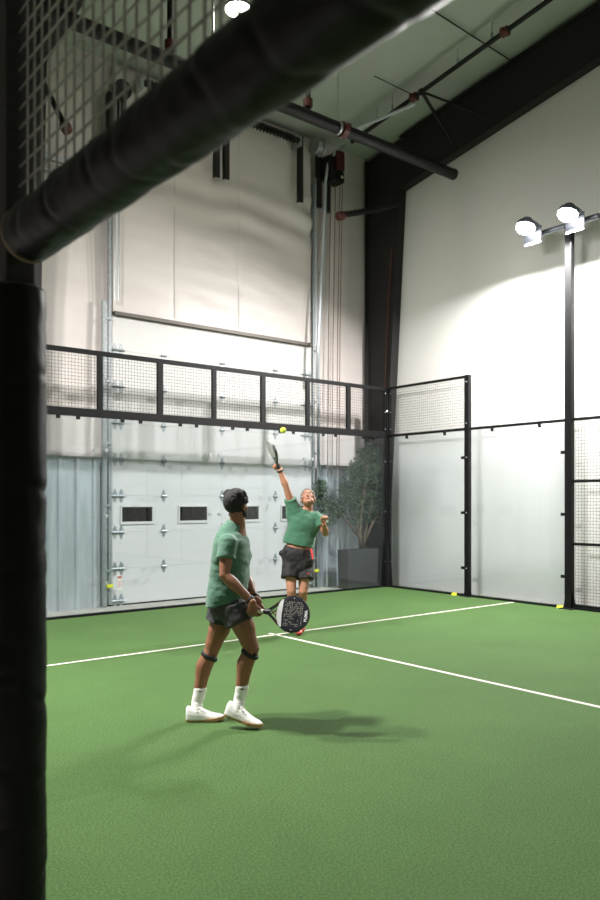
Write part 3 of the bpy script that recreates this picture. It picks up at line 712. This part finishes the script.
def hand(bm, wrist, h, a, right=True, curl=(70, 80, 55), s=1.0, fr=.0088, thumb_wrap=True):
    """palm, four unequal fingers curled about the axis a, and a thumb; a points to the index side"""
    a = a.normalized(); h = (h-a*h.dot(a)).normalized(); n = a.cross(h) if right else h.cross(a)
    pc = [wrist, wrist+h*.03*s, wrist+h*.085*s]
    rings(bm, [(wrist-h*.008*s, a, n, .026*s, .019*s), (wrist+h*.02*s, a, n, .033*s, .018*s), (wrist+h*.06*s, a, n, .041*s, .016*s), (wrist+h*.088*s, a, n, .042*s, .013*s)], 16)
    for i, (off, L) in enumerate(((.031, .95), (.0105, 1.05), (-.0105, 1.0), (-.031, .8))):
        p = wrist+h*(.082+(.004 if i in (1, 2) else -.002))*s+a*off*s; ang = 0; pts = [p-h*.02*s, p]
        for l, c in zip((.043, .028, .022), curl):
            ang += math.radians(c); d = h*math.cos(ang)+n*math.sin(ang); p = p+d*l*L*s; pts.append(p)
        seg(bm, pts, [fr*1.05*s, fr*1.05*s, fr*s, fr*.92*s, fr*.8*s], 8)
    p = wrist+h*.028*s+a*.026*s+n*.006*s
    if thumb_wrap: dirs = ((a*.7+h*.6+n*.5, .042), (h*.75+n*.8+a*.1, .034), (n*.7+h*.3-a*.55, .026))
    else: dirs = ((a*.8+h*.7+n*.2, .042), (h*.9+a*.3+n*.2, .034), (h+a*.1+n*.2, .026))
    pts = [p]
    for d, l in dirs: p = p+d.normalized()*l*s; pts.append(p)
    seg(bm, pts, [.0125*s, .0115*s, .0098*s, .0085*s], 8)
def band(name, c, ax, r, h, m, parent, r2=None, fwd=None, label=None):
    ax = ax.normalized(); x, y = frame_for(ax)
    if fwd is not None: x = (fwd-ax*fwd.dot(ax)).normalized(); y = ax.cross(x)
    r2 = r2 or r; bm = BM(); rs = []
    for z, g in ((-h/2, -.004), (-h/2, .003), (-h*.3, .006), (h*.3, .006), (h/2, .003), (h/2, -.004)):
        rs.append([c+ax*z+x*math.cos(2*PI*k/28)*(r+g)+y*math.sin(2*PI*k/28)*(r2+g) for k in range(28)])
    rs.append(rs[0]); loft(bm, rs, cap=False); bmesh.ops.remove_doubles(bm, verts=bm.verts, dist=1e-6)
    return make(name, bm, m, parent=parent, smooth=True, label=label)
def shoe(parent, ankle, heel, toe, up, mu, ms, ml, L=.30, W_=.1):
    """heel, toe: ground ends of the sole; up: the shoe's own up direction"""
    y = (toe-heel).normalized(); x = y.cross(up).normalized(); z = x.cross(y); L = (toe-heel).length
    def lp(a, b, c): return heel+x*a+y*b*L+z*c
    out = []
    def outline(k, g=1.0):
        # half widths along the length
        ws = [(0, .0), (.03, .022), (.1, .033), (.3, .034), (.45, .037), (.65, .05), (.8, .048), (.92, .034), (.98, .016), (1, .0)]
        pts = [(w*g, t) for t, w in ws]+[(-w*g*(.9 if t < .9 else 1), t) for t, w in ws[::-1][1:-1]]
        return pts
    bm = BM(); ol = outline(0)
    def lift(t): return .02*max(0, t-.75)/.25*1.0
    rs = []
    for h_, g in ((0, .94), (.006, 1.03), (.024, 1.05), (.03, 1.0)):
        rs.append([lp(a*g, t*(1 if g <= 1 else 1.0), h_+lift(t)*.6) for a, t in ol])
    loft(bm, rs); sole = bm
    bm = BM()
    secs = [(.01, .02, .10), (.05, .033, .122), (.12, .039, .118), (.22, .042, .108), (.33, .042, .108), (.42, .042, .104), (.52, .044, .088), (.65, .048, .070), (.78, .047, .058), (.89, .038, .048), (.97, .022, .036)]
    rr = []
    for t, w, hh in secs:
        ring = []
        for k in range(20):
            an = 2*PI*k/20; c_, s_ = math.cos(an), math.sin(an)
            zz = .018+(hh-.018)*max(0, s_)**.75 if s_ > 0 else .018+.006*s_
            ring.append(lp(w*math.copysign(abs(c_)**.8, c_)*(1-.25*max(0, s_)**2), t, zz+lift(t)*.6))
        rr.append(ring)
    loft(bm, rr)
    me = remesh(bm, .0045, 3); sh = link('shoe', me, mu, parent, True)
    make('sole', sole, ms, parent=sh, smooth=False, label='gum brown sole' if ms.name.startswith('gum') else None)
    bm = BM()
    for t in (.36, .43, .50, .57):
        zc = .114-(t-.36)*.2
        tube(bm, [lp(-.03, t+.02, zc-.012), lp(0, t, zc+.003), lp(.03, t+.02, zc-.012)], .004, 6)
    make('laces', bm, ml, parent=sh)
    return sh
def racket(parent_label, base, axis, normal, s, cols, name_label, detail=True):
    """padel racket; base = butt of the handle, axis to the tip"""
    a = axis.normalized(); n = (normal-a*normal.dot(a)).normalized(); w = n.cross(a)
    def q(x, y, z=0): return base+a*x*s+w*y*s+n*z*s
    t = thing('padel_racket', base, name_label, 'racket')
    bm = BM(); tube(bm, [q(0, 0), q(.004, 0), q(.1, 0), q(.112, 0)], [.017*s, .019*s, .0165*s, .0165*s], 12); make('grip', bm, cols['grip'], parent=t, smooth=False, label='white wrapped grip' if detail else None)
    bm = BM(); tube(bm, [q(.112, 0), q(.13, 0), q(.165, 0)], [.018*s, .02*s, .024*s], 12); make('collar', bm, cols['frame'], parent=t)
    cxh, ry = .325, .13
    ol = []
    for k in range(64):
        th = 2*PI*k/64; x = math.cos(th); y = math.sin(th)
        X = cxh+(.13*x if x > 0 else .115*x); Y = ry*y*(1-.06*max(0, -x))
        ol.append((X, Y))
    bm = BM(); loft(bm, [[q(cxh+(X-cxh)*g, Y*g, z) for X, Y in ol] for z, g in ((-.019, .955), (-.014, .99), (0, 1.0), (.014, .99), (.019, .955))])
    hd = make('head', bm, cols['face'], parent=t, smooth=False)
    bm = BM()
    for sy_ in (-1, 1):
        pts = [q(.15, sy_*.012), q(.19, sy_*.042), q(.235, sy_*.086), q(.285, sy_*.118), q(.33, sy_*.126), q(.39, sy_*.109)]
        rs = []
        for i, p in enumerate(pts):
            d = (pts[min(i+1, 5)]-pts[max(0, i-1)]).normalized(); sd = d.cross(n)
            rs.append([p+sd*c_*s+n*z_*s for c_, z_ in ((-.009, -.016), (.009, -.016), (.009, .016), (-.009, .016))])
        loft(bm, rs)
    make('frame', bm, cols['frame'], parent=t)
    bm = BM()
    for sy_ in (-1, 1): tube(bm, [q(.17, sy_*.014, .004), q(.2, -sy_*.012, .004), q(.225, -sy_*.045, .004)], .0045*s, 6); tube(bm, [q(.165, sy_*.024, .012), q(.225, sy_*.078, .014)], .0035*s, 6)
    make('bridge', bm, cols['accent'], parent=t, label='red bridge struts' if detail else None)
    if detail:
        for zz in (.0195,):
            bm = BM(); pts = [q(.214, .03, zz), q(.228, .075, zz), q(.242, .098, zz), q(.256, .10, zz), q(.25, .0, zz), q(.256, -.10, zz), q(.242, -.098, zz), q(.228, -.075, zz), q(.214, -.03, zz)]
            prism(bm, pts, n*-.0025*s); make('throat_panel', bm, cols['white'], parent=hd, label='white panel')
            bm = BM(); rg = random.Random(3)
            for i in range(11):
                for j in range(14):
                    x = .272+i*.0125; y = -.085+j*.0131
                    if ((x-.325)/.105)**2+(y/.105)**2 > 1 or x > .40: continue
                    if .335 < x < .385 and -.06 < y < -.018 and rg.random() < .85: continue
                    k = rg.random()
                    if rg.random() < .3: continue
                    dx, dy = ((.0042, .0014), (.0014, .0042), (.0023, .0023))[int(k*3) % 3]
                    if k > .66: tube(bm, [q(x-.0034, y-.0034, zz), q(x+.0034, y+.0034, zz)], .0014*s, 4)
                    else: prism(bm, [q(x-dx, y-dy, zz), q(x+dx, y-dy, zz), q(x+dx, y+dy, zz), q(x-dx, y+dy, zz)], n*-.001*s)
            make('face_print', bm, cols['cream'], parent=hd, label='cream dashes printed on the face')
            bm = BM()
            lp_ = [(-.05, -.012), (-.03, .002), (-.012, .006), (.004, .002), (.02, .012), (.036, .016), (.046, .026), (.05, .018), (.044, .008), (.028, -.002), (.03, -.014), (.022, -.02), (.016, -.008), (-.002, -.012), (-.02, -.01), (-.03, -.026), (-.04, -.028), (-.03, -.01)]
            prism(bm, [q(.36+y*.8, -.04+x*.7, zz+.001) for x, y in lp_], n*-.001*s); make('cat_emblem', bm, cols['black'], parent=hd, label='black leaping emblem')
            bm = BM()
            for sg in (-1, 1): sphere(bm, q(.33, sg*.115, .0175), .0055*s, sub=1)
            make('dot', bm, cols['cream'], parent=hd)
            me = text_mesh('PUMA', .031*s)
            cc = q(.428, -.005, .0192)
            mm = Matrix(((w.x, -a.x, n.x, cc.x), (w.y, -a.y, n.y, cc.y), (w.z, -a.z, n.z, cc.z), (0, 0, 0, 1)))
            me.transform(mm); link('lettering', me, cols['white'], hd, label='white lettering near the tip')
    return t

# ---- player in the foreground
D1 = 5.95
def A(px, py, o=0): return W(px, py, D1+o)
SK1 = mat('skin_brown', (146, 98, 72), .5, noise_amt=.12, nscale=10, bump=.05, bscale=80)
HAIR1 = mat('hair_black', (24, 21, 20), .75, bump=.6, bscale=160)
SHIRT = mat('shirt_green', (76, 118, 96), .85, noise_amt=.12, nscale=70, sheen=.2, bump=.15, bscale=120)
SHIRT2 = mat('shirt_green_bright', (64, 112, 87), .85, noise_amt=.14, nscale=60, sheen=.2, bump=.15, bscale=100)
SHORT1 = mat('shorts_charcoal', (58, 58, 60), .8, noise_amt=.12, nscale=60, bump=.1, bscale=100)
SOCK = mat('sock_white', (238, 236, 232), .9, bump=.4, bscale=120)
SHOEW = mat('shoe_white', (240, 239, 234), .6, bump=.1, bscale=60)
GUM = mat('gum_sole', (178, 138, 98), .6)
STRAP = mat('strap_black', (24, 24, 26), .6, bump=.2, bscale=80)
BLK = mat('print_black', (14, 14, 14), .6)
p1 = thing('person', W(222, 721, 5.97)*1.0, 'person with dark hair, seen from behind, holding a racket, green shirt and white shoes', 'person')
fw = (R*.97-F*.2).normalized(); la = fw.cross(U).normalized()      # his right is towards us
hw = (R*.97-F*.1).normalized(); hl = hw.cross(U).normalized()
rs_, ls_ = A(228, 543, -.165), A(241, 543, .17)
re, rw = A(224.3, 575, -.23), A(251.5, 601, -.25)
le, lw = A(245, 576, .16), A(256, 599, -.02)
rh, lh = A(234, 608, -.09), A(224, 608, .09)
rk, ra = A(252, 648.5, -.12), A(239.5, 699, -.1)
lk, la_ = A(211.5, 651, .1), A(197, 702, .08)
bm = BM()
rings(bm, [(A(229.5, 615), hl, hw, .12, .08), (A(229.5, 607), hl, hw, .16, .11), (A(228.5, 595), hl, hw, .155, .108), (A(228, 578), la, fw, .145, .105), (A(231, 556), la, fw, .165, .115), (A(232.5, 543), la, fw, .15, .1), (A(236, 533), la, fw, .09, .075), (A(237.5, 527), la, fw, .055, .058)])
M1 = headM(A(236.6, 505.6), R*.5+F*.86-U*.02, U+R*.03, 1.0)
head(bm, M1)
seg(bm, [A(237, 534), A(238, 524), A(237, 512)], [.066, .058, .058])
for s_, e_, w_ in ((rs_, re, rw), (ls_, le, lw)):
    m1 = s_.lerp(e_, .45); m2 = e_.lerp(w_, .28)
    seg(bm, [s_, m1, e_, m2, e_.lerp(w_, .7), w_], [.058, .05, .040, .046, .034, .027])
for h_, k_, a_ in ((rh, rk, ra), (lh, lk, la_)):
    bk = -hw
    mt_ = h_.lerp(k_, .45)+hw*.012; m2 = k_.lerp(a_, .3)+bk*.024; m3 = k_.lerp(a_, .62)+bk*.012
    seg(bm, [h_, mt_, h_.lerp(k_, .8), k_, m2, m3, a_], [.088, .086, .066, .058, .064, .05, .037])
# feet inside the shoes
rheel, rtoe = A(226.5, 716, -.12), W(261.5, 729.0, 5.785)
lheel, ltoe = W(185.5, 721.6, 5.985), W(221.5, 720.6, 6.01)
rheel = rtoe+(rheel-rtoe).normalized()*.305; ltoe.z = lheel.z = max(.001, min(ltoe.z, lheel.z)); ltoe = lheel+(ltoe-lheel).normalized()*.30
shift = -rtoe.z+.001; rtoe.z += shift; rheel.z += shift
lheel.z = ltoe.z = .001
for a_, hh, tt in ((ra, rheel, rtoe), (la_, lheel, ltoe)):
    y = (tt-hh); up_ = (R.cross(y.normalized()) if False else (U-y.normalized()*U.dot(y.normalized()))).normalized()
    seg(bm, [a_, hh+y*.25+up_*.06], [.036, .03], 10); seg(bm, [hh+y*.22+up_*.045, hh+y*.55+up_*.036, hh+y*.78+up_*.03], [.026, .024, .014], 10)
# racket axis and hands
RB = W(248.5, 609.8, 5.712); RT = W(310, 616.2, 5.64); rax = (RT-RB).normalized()
rn = (-F+U*.28-R*.08).normalized()
# right hand: back of the hand to the camera
wr = rw
hd_r = (R*.35-U*.92+F*.0)
hand(bm, A(252.5, 601.8, -.272), R*.4-U*.9-F*.05, rax, True, (58, 75, 60), 1.0)
seg(bm, [rw, A(252.5, 601.8, -.272)], [.027, .026], 10)
hand(bm, A(258, 600.5, -.17), R*.35-U*.9+F*.05, rax, False, (55, 75, 60), .98)
seg(bm, [lw, A(258, 600.5, -.17)], [.027, .026], 10)
me = remesh(bm, .0045, 4)
link('body', me, [SK1], p1, True)
# hair and beard
bm = BM()
def hm(p):
    if (abs(p.x)-.079)**2+(p.y+.012)**2+(p.z+.012)**2 < .034**2: return False
    if p.y > .055: return p.z > .085
    if p.y > .012: return p.z > .03
    return p.z > -.035 - (.01 if p.y < -.06 else 0)
scalp(bm, M1, hm, .017, .003, 1/1200, 1.0, 2); [sphere(bm, (sx_*.045, yy_, .085), .04, M1) for sx_ in (-1, 1) for yy_ in (-.05, .0)]
sphere(bm, (0, -.02, .04), (.07, .085, .08), M1)
hme = remesh(bm, .004, 1); wrinkle(hme, .003, 60); wrinkle(hme, .002, 130); link('hair', hme, HAIR1, p1, True)
bm = BM(); rg = random.Random(4)
for i in range(420):
    an = rg.uniform(-1.75, 1.75); z = rg.uniform(-.118, -.035); k = 1-max(0, (-.07-z))/.09
    p = V((math.sin(an)*.066*k, .016+math.cos(an)*.074*k, z))
    if abs(p.x) < .028 and -.072 < z < -.05: continue
    if abs(p.x) < .05 and z > -.045 and p.y > .03: continue
    sphere(bm, p, .010, M1, 1)
link('beard', remesh(bm, .004, 1), HAIR1, p1, True)
# shirt
bm = BM()
rings(bm, [(A(226.5, 602.5), hl, (hw+U*.25).normalized(), .185, .156), (A(227.3, 595), la, (fw+U*.2).normalized(), .188, .155), (A(228.6, 582), la, (fw+U*.08).normalized(), .184, .148), (A(230.3, 566), la, fw, .19, .142), (A(231.3, 552), la, fw, .2, .138), (A(231.3, 543), la, fw, .195, .13), (A(231.2, 535), la, fw, .165, .112), (A(232.3, 529), la, (fw-U*.25).normalized(), .115, .088), (A(235.4, 524), la, (fw-U*.5).normalized(), .07, .068), (A(236, 522.5), la, (fw-U*.5).normalized(), .064, .064)])
for s_, e_ in ((rs_, re), (ls_, le)):
    ci = A(231, 545, (-.06 if s_ is rs_ else .06)); seg(bm, [ci, s_.lerp(ci, .45), s_, s_.lerp(e_, .25)], [.1, .086, .074, .07]); x1 = s_.lerp(e_, .2); x2 = s_.lerp(e_, .50)
    tube(bm, [x1, x1.lerp(x2, .5), x2], [.07, .07, .073], 20)
me = remesh(bm, .006, 16); wrinkle(me, .008, 6, (1, 1, 1.9), 2); wrinkle(me, .0022, 17, (1, 1, 1.8), 5)
link('shirt', me, SHIRT, p1, True)
# shorts
bm = BM()
rings(bm, [(A(230, 618), hl, hw, .15, .1), (A(229.8, 608), hl, hw, .182, .138), (A(229, 598), hl, hw, .178, .134), (A(228.5, 590), hl, hw, .165, .125)])
for h_, k_, t_, r0, r1 in ((rh, rk, .36, .112, .122), (lh, lk, .34, .119, .112)):
    x1 = h_; x2 = h_.lerp(k_, t_); tube(bm, [x1+U*.03, x1.lerp(x2, .5), x2], [r0, (r0+r1)/2, r1], 24)
me = remesh(bm, .006, 4); wrinkle(me, .008, 10, (1, 1, 1), 3); wrinkle(me, .003, 28, (1, 1, 1), 6)
link('shorts', me, SHORT1, p1, True)
for (k_, a_, hh, tt) in ((rk, ra, rheel, rtoe), (lk, la_, lheel, ltoe)):
    y = (tt-hh).normalized(); up_ = (U-y*U.dot(y)).normalized()
    top = k_.lerp(a_, .73)+(-hw)*.004
    bm = BM(); seg(bm, [top, k_.lerp(a_, .88), a_, hh+y*.09+up_*.06], [.05, .046, .044, .04], 20)
    me = remesh(bm, .0045, 2); wrinkle(me, .0015, 30, (.3, .3, 2.2), 1); so = link('sock', me, SOCK, p1, True)
    ax = (k_-a_).normalized(); c = top-ax*.012; vd = (CAM-c).normalized(); vd = (vd-ax*vd.dot(ax)).normalized(); sd = ax.cross(vd)
    bm = BM(); prism(bm, [c+vd*.0475+sd*u+ax*v for u, v in ((.0-.004, .006), (.008, -.001), (.03, .006), (.008, -.008), (-.002, -.006))], vd*.003)
    make('sock_mark', bm, BLK, parent=so, label='small black mark')
    shoe(p1, a_, hh, tt, up_, SHOEW, GUM, SOCK)
    ax = (a_-k_).normalized(); c = k_.lerp(a_, .10)+(-hw)*.006
    kb = band('knee_strap', c, (ax-hw*.3).normalized(), .065, .03, STRAP, p1, .063, hw)
    bm = BM(); cc = c+(R*.6-F*.75).normalized()*.064+R*.0; sphere(bm, cc, .016, sub=1); make('strap_buckle', bm, STRAP, parent=kb)
wa = (rw-re).normalized(); wb = band('wristband', rw-wa*.012, wa, .030, .028, STRAP, p1, .030)
wa = (lw-le).normalized(); wt = band('watch', lw-wa*.02, wa, .0295, .022, STRAP, p1, .0295)
bm = BM(); sphere(bm, lw-wa*.02+U*.024-F*.018, (.014, .014, .014), sub=2); make('watch_face', bm, BLK, parent=wt)
NAVY = mat('racket_navy', (40, 42, 52), .4, noise_amt=.15)
rcol = dict(grip=mat('grip_white', (226, 220, 206), .8), frame=mat('racket_frame', (44, 38, 46), .35), face=NAVY, accent=mat('racket_red', (120, 34, 40), .4), white=mat('print_white', (250, 249, 250), .5), cream=mat('print_cream', (220, 210, 194), .6), black=BLK)
racket(None, RB, rax, rn, (RT-RB).length/.455, rcol, 'black padel racket with cream dashes and white lettering held by the foreground player')

# ---- serving player at the back
D2 = 9.8
def B(px, py, o=0): return W(px, py, D2+o)
SK2 = mat('skin_light', (180, 128, 102), .5, noise_amt=.1, nscale=8)
LIP2 = mat('lips', (150, 84, 76), .5); EYE2 = mat('eye_white', (225, 220, 214), .3); GREY = mat('hair_grey', (138, 130, 122), .8, bump=.6, bscale=150, noise_amt=.3, nscale=60); DARK2 = mat('mouth_dark', (50, 26, 24), .5)
SHORT2 = mat('shorts_black', (30, 27, 28), .75, noise_amt=.15, nscale=20, bump=.1, bscale=60)
SHOER = mat('shoe_red', (178, 66, 44), .5)
p2 = thing('person', W(299, 634, D2), 'person with grey hair reaching up to serve, looking up, green shirt and black shorts', 'person')
fw2 = (-F-R*.08+U*.12).normalized(); cl = (-R*.935+U*.35).normalized(); hl2 = (-R*.975+U*.2).normalized(); fwp = (-F).normalized()
rs2, re2, rw2 = B(292.5, 507, -.02), B(286.3, 487.5, -.10), B(279.8, 470, -.14)
ls2, le2, lw2 = B(319, 517, -.02), B(325.5, 533.5, -.10), B(323.8, 524, -.30)
rh2, lh2 = B(290.5, 560, 0), B(304.5, 562, .02)
rk2, ra2 = B(291.3, 591, -.10), B(295, 619, .02)
lk2, la2 = B(303.3, 591, -.06), B(300.5, 616, .22)
bm = BM()
rings(bm, [(B(297.3, 568), hl2, fwp, .12, .08), (B(297.3, 561), hl2, fwp, .165, .115), (B(298, 551), hl2, fwp, .16, .11), (B(299.3, 543), hl2, fwp, .155, .105), (B(301.5, 533), cl, fw2, .155, .108), (B(304, 524), cl, fw2, .17, .115), (B(305.8, 516), cl, fw2, .15, .1), (B(307.5, 511), cl, fw2, .08, .07), (B(308, 508), cl, fw2, .056, .058)])
M2 = headM(B(308, 498.3, -.04), -F*.80+U*.58-R*.05, U*.8+F*.6+R*-.1, 1.04)
head(bm, M2)
seg(bm, [B(307.3, 513), B(308, 508, -.02), B(308, 501, -.02)], [.064, .058, .056])
for s_, e_, w_ in ((rs2, re2, rw2), (ls2, le2, lw2)):
    seg(bm, [s_, s_.lerp(e_, .45), e_, e_.lerp(w_, .28), e_.lerp(w_, .7), w_], [.048, .048, .040, .046, .034, .028])
for h_, k_, a_ in ((rh2, rk2, ra2), (lh2, lk2, la2)):
    seg(bm, [h_, h_.lerp(k_, .45), h_.lerp(k_, .8), k_, k_.lerp(a_, .3)+F*.016, k_.lerp(a_, .62)+F*.008, a_], [.092, .08, .064, .058, .06, .048, .037])
rto2 = W(299.5, 636, 9.74); rto2.z = .001; rhe2 = rto2+(F*.27-R*.03+U*.10).normalized()*.29
lto2 = W(301, 634, 9.93); lto2.z = .001; lhe2 = lto2+(F*.25+R*.02+U*.16).normalized()*.29
for a_, hh, tt in ((ra2, rhe2, rto2), (la2, lhe2, lto2)):
    y = tt-hh; yn = y.normalized(); up_ = (U-yn*U.dot(yn)).normalized()
    seg(bm, [a_, hh+y*.25+up_*.06], [.036, .03], 10); seg(bm, [hh+y*.22+up_*.045, hh+y*.55+up_*.036, hh+y*.78+up_*.03], [.026, .024, .014], 10)
R2B = B(279.0, 468.2, -.15); R2T = B(268.2, 439.5, -.28); ax2 = (R2T-R2B).normalized()
hand(bm, B(281.2, 470.3, -.13), (U*.7-R*.25+F*.1), (ax2+R*.9).normalized(), True, (62, 80, 60), 1.0, .0092)
hand(bm, lw2, (U*.95-R*.15-F*.1), (-R*.8-F*.4), False, (70, 80, 50), 1.0, .0095)
me = remesh(bm, .005, 3); face_slots(me, M2)
link('body', me, [SK2, LIP2, EYE2, GREY, DARK2], p2, True)
bm = BM()
def hm2(p):
    if p.y > .052: return p.z > .092
    if p.y > .015: return p.z > .045
    if p.y > -.03: return p.z > .005
    return p.z > -.045
scalp(bm, M2, hm2, .017, .004, 1/900, 1.0, 5); sphere(bm, (0, -.025, .04), (.068, .08, .078), M2)
link('hair', remesh(bm, .0045, 1), GREY, p2, True)
bm = BM()
rings(bm, [(B(298.2, 545), hl2, fwp, .198, .132), (B(299.3, 540.5), hl2, fwp, .198, .132), (B(301.5, 533), cl, fw2, .19, .13), (B(304.2, 524.5), cl, fw2, .205, .136), (B(306, 517.5), cl, fw2, .185, .122), (B(306.8, 513.5), cl, fw2, .13, .092), (B(307.6, 510.6), cl, fw2, .078, .074)])
for s_, e_, t_ in ((rs2, re2, .42), (ls2, le2, .55)):
    ci = B(301, 519) if s_ is rs2 else B(309, 520)
    tube(bm, [ci, s_.lerp(ci, .2), s_.lerp(e_, .2), s_.lerp(e_, t_)], [.11, .092, .08, .082], 20)
tube(bm, [B(297, 530), B(292.5, 515), rs2.lerp(re2, .15)], [.11, .085, .07], 20)
me = remesh(bm, .0065, 9); wrinkle(me, .010, 6, (1, 1, 1), 12); wrinkle(me, .003, 15, (1, 1, 1.6), 15)
link('shirt', me, SHIRT2, p2, True)
bm = BM()
rings(bm, [(B(297.7, 573), hl2, fwp, .14, .11), (B(297.5, 567), hl2, fwp, .19, .14), (B(297.5, 559), hl2, fwp, .205, .145), (B(298, 552), hl2, fwp, .195, .14), (B(298.3, 547.5), hl2, fwp, .175, .128)])
sphere(bm, B(283.5, 553, 0), (.06, .05, .045))
for h_, xh in ((rh2, B(290.2, 578, -.08)), (lh2, B(305.5, 579.5, -.05))):
    tube(bm, [h_+U*.06, h_.lerp(xh, .5), xh], [.1, .11, .116], 24)
me = remesh(bm, .0065, 4); wrinkle(me, .012, 9, (1, 1, 1), 22); wrinkle(me, .004, 24, (1, 1, 1), 25)
so_ = link('shorts', me, SHORT2, p2, True)
bm = BM(); q0 = [B(311.3, 549, -.09), B(312.2, 554, -.11), B(312.9, 559, -.12)]
for a_, b_ in zip(q0, q0[1:]): beam(bm, a_, b_, .022, .03, up=-F)
make('side_stripe', bm, mat('stripe_red', (216, 62, 52), .7), parent=so_, label='red side stripe')
bm = BM(); c = B(308.5, 573.5, -.175); box(bm, c-V((.02, .004, .006)), c+V((.02, .004, .006))); make('hem_mark', bm, mat('stripe_red', (216, 62, 52), .7), parent=so_, label='small red mark')
for (k_, a_, hh, tt) in ((rk2, ra2, rhe2, rto2), (lk2, la2, lhe2, lto2)):
    y = (tt-hh).normalized(); up_ = (U-y*U.dot(y)).normalized()
    bm = BM(); seg(bm, [k_.lerp(a_, .8), a_, hh+y*.055+up_*.055], [.046, .043, .04], 18); link('sock', remesh(bm, .005, 2), SOCK, p2, True)
    shoe(p2, a_, hh, tt, up_, SHOER, mat('sole_red', (150, 52, 36), .6), SOCK)
wa = (rw2-re2).normalized(); band('wristband', rw2-wa*.015, wa, .033, .022, STRAP, p2, .033)
rc2 = dict(grip=STRAP, frame=mat('racket_grey', (96, 98, 98), .35), face=mat('racket_silver', (176, 178, 172), .4, noise_amt=.5, nscale=14), accent=STRAP, white=rcol['white'], cream=rcol['cream'], black=BLK)
racket(None, R2B-ax2*.06, ax2, (R*.93+F*.30+U*.35), ((R2T-R2B).length+.06)/.455, rc2, 'grey padel racket raised edge-on by the serving player', False)

# ---- ball
bc = W(283.2, 430.3, 9.0)
bm = BM(); sphere(bm, bc, .036, sub=3); bl_ = make('padel_ball', bm, M_BALL, smooth=True, label='yellow padel ball in mid air above the raised racket', cat='ball')
bm = BM(); pts = []
for k in range(49):
    t = 2*PI*k/48; p = V((math.cos(t)+.35*math.cos(3*t)*0, math.sin(t), .55*math.sin(2*t))).normalized()*.0362; pts.append(bc+p)
tube(bm, pts, .0012, 5); make('seam', bm, mat('seam_white', (230, 235, 200), .8), parent=bl_)
# small yellow wedges at the foot of the right fence
for y, lab in ((-1.72, 'small yellow wedge at the foot of the right fence by the fence post'), (-3.86, 'small yellow wedge at the foot of the right fence by the light pole')):
    bm = BM(); prism(bm, [(-.05, y-.05, 0), (-.014, y-.05, 0), (-.014, y-.05, .04)], (0, .1, 0)); make('wedge', bm, M_YEL, label=lab, cat='wedge')

# ------------------------------------------------------------------ world
w = bpy.data.worlds.new('world'); sc.world = w; w.use_nodes = True
w.node_tree.nodes['Background'].inputs[0].default_value = (.5, .52, .55, 1); w.node_tree.nodes['Background'].inputs[1].default_value = .05
